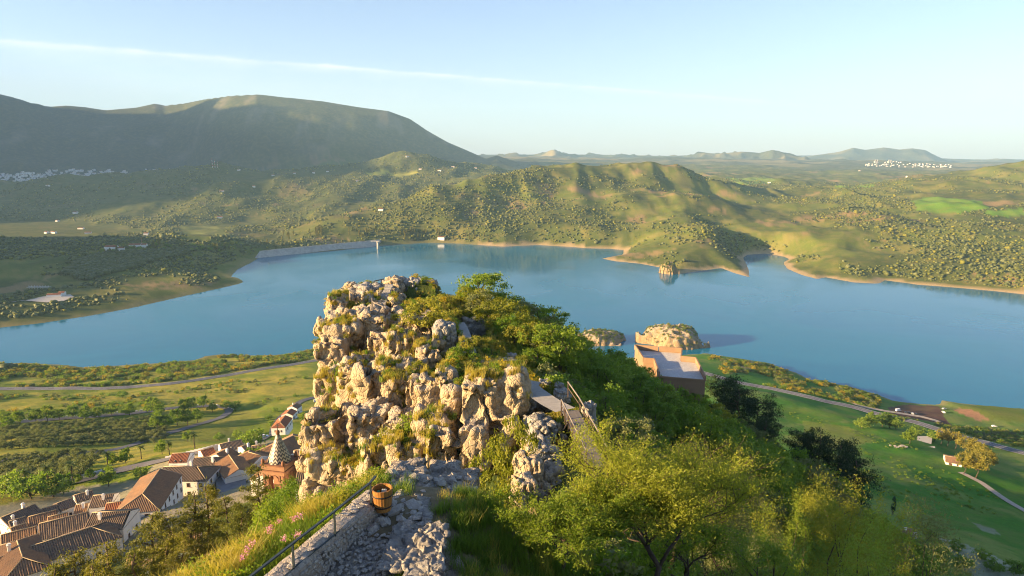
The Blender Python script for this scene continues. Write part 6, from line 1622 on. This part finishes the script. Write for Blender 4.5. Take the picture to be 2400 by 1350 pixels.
# pink flowered stalks outside the parapet
def stalk(seed):
    q_ = np.random.default_rng(seed); mb = MB(); pts_ = limb(mb, (0, 0, -.1), (q_.normal() * .12, q_.normal() * .12, 0.95), 0.012, 0.006, q_, 4, .05, 4)
    C3 = np.array([[q_.normal() * .05, q_.normal() * .05, q_.uniform(.1, .8)] for _ in range(60)]); v, f = leaf_quads(C3, .10, q_, .3)
    top = pts_[-1]; C4 = np.array([[top.x + q_.normal() * .055, top.y + q_.normal() * .055, top.z + q_.normal() * .06] for _ in range(46)]); v2, f2 = leaf_quads(C4, .055, q_, .8)
    return mb, (v, f), (v2, f2)
for k, (x, y) in enumerate([(588,1305),(603,1282),(640,1235),(652,1228),(692,1218),(700,1225),(660,1265),(632,1248),(712,1248),(590,1295)]):
    p = T(x, y + 52)
    mb, L_, F2_ = stalk(400 + k); t = empty('pink_flower', p); t.scale = (.6, .6, .6); tag(t, 'tall pink flowering stalk growing outside the parapet', 'flower', 'pink flowers outside the parapet')
    mb.build('stem', M_LF['green'], t); obj('leaves', mesh_np('leaves', *L_, M_LF['green']), t); obj('blossom', mesh_np('blossom', *F2_, M_LF['pink']), t)
# --- pines
PD = [pine_proto(500 + k, 15, 5.0, 'darkpine', 60, 9000, 0.46, 0.25, umbrella=1.0) for k in range(3)]
PL = [pine_proto(510 + k, 16, 2.9, 'pine', 46, 7000, 0.34, 0.34) for k in range(4)]
for k, (x, yt, Y, lab) in enumerate([(1695,880,178,'dark pine closest to the ochre building'),(1735,900,170,'tall dark pine right of the ochre building'),(1778,925,160,'broad dark pine in the clump below the ochre building'),(1800,990,150,'lower dark pine of the clump below the ochre building'),
        (1885,1003,145,'first dark pine of the lower clump above the green field'),(1925,1018,140,'middle dark pine of the lower clump above the green field'),(1965,1030,135,'wide dark pine of the lower clump above the green field'),(2008,1065,128,'outermost dark pine of the lower clump overhanging the field')]):
    loc, Hh = above(x, yt, Y); s = Hh / 15.0; s2 = min(s, 1.15); thing_tree('pine_tree', lab, 'tree', loc, PD[k % 3], max(s2, .75) * (1.0 if k < 4 else 1.0), k * 1.1, sz=max(.6, s))
for k, (x, yt, Y, lab) in enumerate([(352,1182,92,'tall pine with forked crown in front of the village roofs'),(482,1118,98,'tallest pine of the village grove'),(438,1140,94,'pine left in the grove under the white houses'),(525,1150,90,'pine with leaning trunk in the village grove'),(565,1165,86,'dense pine in the middle of the village grove'),(603,1075,104,'slim pine standing up before the church tower'),
        (262,1245,82,'young pine before the long ribbed roof'),(168,1268,84,'young pine by the hip roofed house'),(108,1305,82,'bushy young pine by the house with red terrace'),(305,1275,76,'shrubby pine under the tall forked pine'),(420,1235,80,'pine over the hidden low houses'),(215,1300,74,'low pine crown at the edge of the bank'),(640,1215,74,'pine sapling near the bright green tree'),(395,1190,88,'thin pine beside the tall forked pine')]):
    loc, Hh = above(x, yt, Y); s = Hh / 16.0; thing_tree('pine_tree', lab, 'tree', loc, PL[k % 4], max(.55, min(s, 1.3)), k * 0.9, sz=max(s, .4))
# --- mid distance tree prototypes (single mesh)
MT = {
 'green': [plant_proto('tree', 600 + k, 9, 4.0, 1500, 0.75, 46, 0.17, 0.22, 'green', 1, 'egg', .6, .22) for k in range(3)],
 'olive': [plant_proto('tree', 610 + k, 5, 2.9, 900, 0.6, 34, 0.17, 0.2, 'olive', 1, None, .6, .2) for k in range(3)],
 'euc': [plant_proto('tree', 620 + k, 13, 4.2, 1500, 0.8, 40, 0.15, 0.3, 'euc', 1, None, .6, .28) for k in range(2)],
 'oak': [plant_proto('tree', 630 + k, 6.5, 4.0, 1300, 0.7, 46, 0.17, 0.15, 'shrub', 1, None, .6, .25) for k in range(2)],
 'poplar': [plant_proto('tree', 640, 16, 2.6, 700, 1.1, 30, 0.16, 0.12, 'euc', 1, 'egg', .6, .3), plant_proto('tree', 641, 15, 2.8, 700, 1.1, 30, 0.16, 0.12, 'pine', 1, 'cone', .6, .3)],
 'cypress': [plant_proto('tree', 650, 9, 1.1, 1500, 0.4, 50, 0.12, 0.04, 'darkpine', 1, 'egg', .5, .15)],
}
def mtree(kind, p, s, name, label, cat='tree', group=None):
    o = obj(name, MT[kind][random.randrange(len(MT[kind]))]); o.location = p - Vector((0, 0, .2)); sz = s * random.uniform(.85, 1.15); o.scale = (s, s, sz); o.rotation_euler[2] = random.uniform(0, 6.28); tag(o, label, cat, group); return o
for x, y in [(12,986),(20,1000),(45,990),(85,985),(112,984),(140,980),(170,975),(203,980),(232,975),(262,968),(305,968),(372,972),(432,962),(448,958),(478,950),(498,960),(370,1000),(390,1000),(415,992),(440,990),(462,985)]:
    mtree('green', T(x, y + 6, ymin=250), random.uniform(1.0, 1.45), 'roadside_tree', 'fresh green tree lining the hairpin road', group='trees along the hairpin road')
mtree('green', T(362, 972, ymin=250), 1.75, 'roadside_tree', 'largest green tree beside the hairpin road')
for x, y, lab in [(530,958,'dark oak outside the hairpin bend'),(552,962,'round oak next to the hairpin bend'),(287,932,'lone dark bush tree on the pale meadow')]: mtree('oak', T(x, y, ymin=250), 1.1, 'oak_tree', lab)
# olive groves planted in rows
ol = []
for (x0, x1, y0, y1, dx_, dy_) in ((0, 385, 1004, 1058, 14.5, 8.0), (0, 235, 1078, 1150, 18, 10)):
    yy = y0; row = 0
    while yy < y1:
        xx = x0 + (row % 2) * dx_ * .5
        while xx < x1:
            x = xx + random.uniform(-3, 3); y = yy + random.uniform(-2, 2) - (x - x0) * 0.045
            if y0 > 1070 and x > 235 - (y - 1078) * .9: xx += dx_; continue
            ol.append((x, y)); xx += dx_
        yy += dy_; row += 1
for x, y in ol[:265]:
    mtree('olive', T(x, y, ymin=170), random.uniform(.6, .95), 'olive_tree', 'round olive tree in the grove above the village', group='olive trees of the grove by the village')
for x, y, k, s, lab in [(255,1140,'green',.95,'round golden green tree beside the walled garden'),(296,1088,'green',.75,'small round tree on the slope above the walled garden'),(265,1096,'green',.7,'young tree next to a palm above the walled garden'),(590,1050,'oak',1.15,'spreading tree beside the dark roofed long house'),(28,1165,'oak',1.5,'broad dark tree at the edge of the olive grove'),(75,1170,'oak',1.4,'dense tree left of the stepped roofs'),(125,1165,'oak',1.3,'dense tree above the stepped roofs'),(150,1158,'green',.9,'light green tree beside the village road'),(212,1125,'green',.5,'clipped round tree on the traffic island'),(182,1133,'green',.45,'small clipped tree beside the traffic island'),
   (515,1032,'oak',.8,'tree with palm like crown at the meadow edge'),(556,1025,'oak',.7,'small tree at the meadow edge near the street bend'),(592,1018,'oak',.6,'bush tree beside the meadow lane'),(440,1035,'green',.7,'thin tree on the lit meadow slope'),(380,1065,'green',.8,'young tree behind the red roofed upper house'),(330,1118,'oak',.7,'garden tree beside the old walled enclosure'),(600,1088,'oak',1.0,'dark garden tree among the roofs'),(640,1000,'oak',.7,'hedge tree on the lane beside the terraced houses'),(630,985,'oak',.6,'hedge bush beside the terraced houses'),(645,965,'oak',.6,'bush at the end of the terraced houses'),(712,990,'green',.8,'bright tree between terraced houses and crag')]:
    mtree(k, T(x, y, ymin=110), s, 'tree', lab)
# palms
def palm_mesh(seed):
    q_ = np.random.default_rng(seed); mb = MB(); limb(mb, (0, 0, -.5), (q_.normal() * .3, q_.normal() * .3, 8.0), .28, .2, q_, 5, .02, 7)
    V = []; Fq = []
    for k in range(34):
        a = q_.uniform(0, 6.283); e = q_.uniform(-.5, 1.1); L_ = q_.uniform(2.2, 3.0); d = np.array([math.cos(a), math.sin(a)]); sd_ = np.array([-d[1], d[0]]); b = len(V)
        for i in range(6):
            t = i / 5; rr = L_ * t * math.cos(e * (1 - t * .6)); z = 8.0 + L_ * (t * math.sin(e) - .55 * t * t); w_ = .38 * math.sin(math.pi * (0.12 + t * .85))
            for s_ in (-1, 1): V.append((*(d * rr + sd_ * s_ * w_), z - abs(w_) * .35))
        for i in range(5): Fq.append((b + 2*i, b + 2*i + 1, b + 2*i + 3, b + 2*i + 2))
    me = bpy.data.meshes.new('palm'); n0 = len(mb.v); me.from_pydata(mb.v + [tuple(v) for v in V], [], mb.f + [tuple(i + n0 for i in f) for f in Fq]); me.materials.append(M_BARK); me.materials.append(M_LF['palm'])
    me.polygons.foreach_set('material_index', [0] * len(mb.f) + [1] * len(Fq)); me.update(); return me
PM = [palm_mesh(700 + k) for k in range(2)]
for k, (x, y, s, lab) in enumerate([(171,1135,1.15,'tall palm beside the village road'),(112,1135,1.0,'palm among the olive trees'),(62,1145,1.0,'palm at the lower olive grove'),(254,1100,.95,'palm above the walled garden'),(332,1076,.8,'short palm on the meadow above the red roofed house'),(398,1066,.75,'stocky palm beside the kerb blocks'),(456,1052,.9,'palm behind the orange roofed house')]):
    o = obj('palm_tree', PM[k % 2]); o.location = T(x, y, ymin=120); o.scale = (s, s, s); o.rotation_euler[2] = k; tag(o, lab, 'palm')
# eucalyptus at the farm, cypress, hedge
for k, (x, y, s) in enumerate([(2205,1042,.75),(2222,1046,.8),(2238,1052,.85),(2258,1062,.9),(2276,1076,.9),(2292,1084,.8),(2300,1096,1.0),(2312,1102,.9),(2258,1112,.9),(2285,1122,1.0)]): mtree('euc', T(x, y, ymin=250), s * 1.25, 'eucalyptus_tree', 'golden lit eucalyptus tree around the brown roofed farmhouse', group='eucalyptus trees around the farmhouse')
for k, (x, y, s) in enumerate([(2020,1004,.8),(2040,1000,.7),(2068,1000,.9),(2085,1003,.9),(2100,1006,.8),(2132,1040,.8),(2150,1018,.7),(2190,1035,.7)]): mtree('green' if k in (1, 5) else 'oak', T(x, y, ymin=250), s * 1.7, 'hedge_tree', 'leafy tree in the hedge between field and valley road', group='hedge trees by the valley road')
mtree('cypress', T(2092, 1206, ymin=120), .9, 'cypress_tree', 'single dark cypress at the edge of the green field')
for x, y, s in [(2300,1310,.8),(2200,1300,.9),(2240,1290,.8),(2150,1285,.8),(2330,1340,.9),(2380,1345,1.0),(2260,1330,.9),(2180,1265,.7)]: mtree('oak', T(x, y, ymin=60), s * .8, 'oak_tree', 'dark oak on the stony foot of the slope', group='oaks at the foot of the slope')
# --- lakeside scrub, left and right
SB = [leaf_bush_mesh('s%d' % k, 230 + k, m_, 200, 0.2, 24) for k, m_ in enumerate(('shrub', 'lent', 'green', 'olive', 'broom', 'shrub'))]
def px_scatter(name, n, poly, smin, smax, protos, seed, ymin=300, noise_=None):
    q_ = np.random.default_rng(seed); P_ = [T(x, y, ymin=ymin) for x, y in poly]; xs = [p.x for p in P_]; ys = [p.y for p in P_]
    X = q_.uniform(min(xs), max(xs), n * 4); Y = q_.uniform(min(ys), max(ys), n * 4); k = inpoly(X, Y, [(p.x, p.y) for p in P_])
    if noise_ is not None: k &= fbm(X / 30., Y / 30., o=3, s=seed) > noise_
    X, Y = X[k][:n], Y[k][:n]; Z = ground(X, Y); k = Z > 0.6; X, Y, Z = X[k], Y[k], Z[k]
    return scatter(name, np.stack([X, Y, Z - .2], 1), q_.uniform(smin, smax, len(X)), protos, seed=seed)
px_scatter('lakeside_scrub', 1500, [(-60,855),(150,862),(250,864),(460,850),(540,836),(640,838),(742,818),(742,840),(640,856),(520,876),(400,894),(200,907),(-60,907)], 2.5, 6.5, SB, 41, noise_=-.25)
px_scatter('meadow_scrub', 420, [(-60,925),(300,925),(560,890),(740,862),(740,930),(600,950),(560,945),(420,945),(200,970),(-60,980)], 1.5, 4.5, SB, 42, noise_=.05)
px_scatter('valley_scrub', 800, [(1655,836),(1720,846),(1800,858),(1870,882),(1990,912),(2060,932),(2060,962),(1900,925),(1700,880)], 2.5, 6.0, SB[:5], 43, noise_=-.1)
px_scatter('roadside_scrub', 420, [(2080,985),(2200,995),(2400,1010),(2400,1052),(2200,1000),(2080,975)], 1.5, 4.0, SB[:4], 44)
px_scatter('field_weeds', 300, [(1850,960),(2150,1050),(2400,1200),(2400,1300),(2100,1180),(2000,1100),(1850,1000)], .8, 1.8, [SB[0], SB[2]], 45, noise_=.1)
for X, Y, Z in ISL:
    k = np.nonzero(Z > 4)[0]; q_ = np.random.default_rng(3); k = q_.choice(k, min(len(k), 260), replace=False); scatter('islet_scrub', np.stack([X, Y, Z - .2], 1)[k], q_.uniform(1.5, 4.0, len(k)), SB[:4], seed=46)
# --- far hills: scrub woodland as one mass, lines of taller trees one by one
FB = [blob_mesh('f%d' % k, k + 1, M_LF['far'], 2, .45, .85) for k in range(4)] + [blob_mesh('f5', 9, M_LF['olive'], 2, .45, .8), blob_mesh('f6', 11, M_LF['lent'], 2, .45, .8)]
q_ = np.random.default_rng(77); n = 220000
rr = np.exp(q_.uniform(math.log(950), math.log(4600), n)); th = q_.uniform(-.78, .78, n); X, Y = rr * np.sin(th), rr * np.cos(th); Z = ground(X, Y)
den = fbm(X / 260., Y / 260., o=4, s=81) + .35 * fbm(X / 50., Y / 50., o=3, s=82)
gx_ = ground(X + 6, Y); gy_ = ground(X, Y + 6); slp = np.hypot(gx_ - Z, gy_ - Z) / 6
keep = (Z > 6) & (den * 1.5 + .5 * slp + np.where((X > 500) & (rr < 1900), .25, 0) + np.where((X < -250) & (rr > 1900), .35, 0) > q_.uniform(-.05, .65, n))
for pl in ([(2120,470),(2180,462),(2290,470),(2320,490),(2250,500),(2150,495)], [(2300,497),(2400,488),(2400,506),(2330,508)], [(850,405),(905,396),(915,402),(870,412)], [(905,408),(975,398),(978,405),(930,414)], [(420,530),(500,527),(540,550),(490,565),(440,560)], [(60,706),(100,690),(165,688),(174,697),(150,708),(110,712)]):
    keep &= ~inpoly(X, Y, [tuple(T(x, y, ymin=900))[:2] for x, y in pl])
X, Y, Z = X[keep][:90000], Y[keep][:90000], Z[keep][:90000]
scatter('hillside_scrub', np.stack([X, Y, Z - .4], 1), (1.6 + 6.0 * q_.random(len(X)) ** 2.2) * np.where(q_.random(len(X)) < .06, 1.6, 1), FB, seed=50)
px_scatter('knoll_wood', 1300, [(150,640),(190,610),(250,595),(330,592),(400,586),(470,582),(420,600),(330,625),(260,640),(200,660)], 7, 13, FB[:4], 51, ymin=900)
for k in range(85):
    x = random.uniform(600, 1150); y = np.interp(x, [600, 700, 800, 900, 1000, 1150], [573, 553, 548, 556, 560, 568]) + random.uniform(-14, 6)
    p = T(x, y, ymin=1500)
    if p.z > 4: mtree('poplar', p, random.uniform(.75, 1.25), 'shore_tree', 'tall slim tree on the far shore behind the dam', group='slim trees on the far shore by the dam')
for k in range(60):
    x = random.uniform(240, 560); p = T(x, np.interp(x, [240, 350, 560], [592, 580, 582]) + random.uniform(-4, 8), ymin=1000)
    mtree('poplar' if k % 3 == 0 else 'oak', p, random.uniform(.8, 1.3), 'knoll_tree', 'dark tree of the wood around the villa on the knoll', group='trees around the villa on the knoll')
# ================================================================== haze: the evening air over the valley
def mat_haze():
    m = NT('evening_haze')
    v = m.n('ShaderNodeVolumePrincipled', {'Color': (0.40, 0.70, 1.0), 'Density': HAZE_D, 'Anisotropy': 0.0})
    m.t.links.new(v.outputs[0], m.out.inputs['Volume']); return m.m
HAZE_D = 0.000050
hz = MB(); hz.box((0, 0, 940), (46000, 46000, 1912))
tag(hz.build('haze', mat_haze()), kind='stuff')
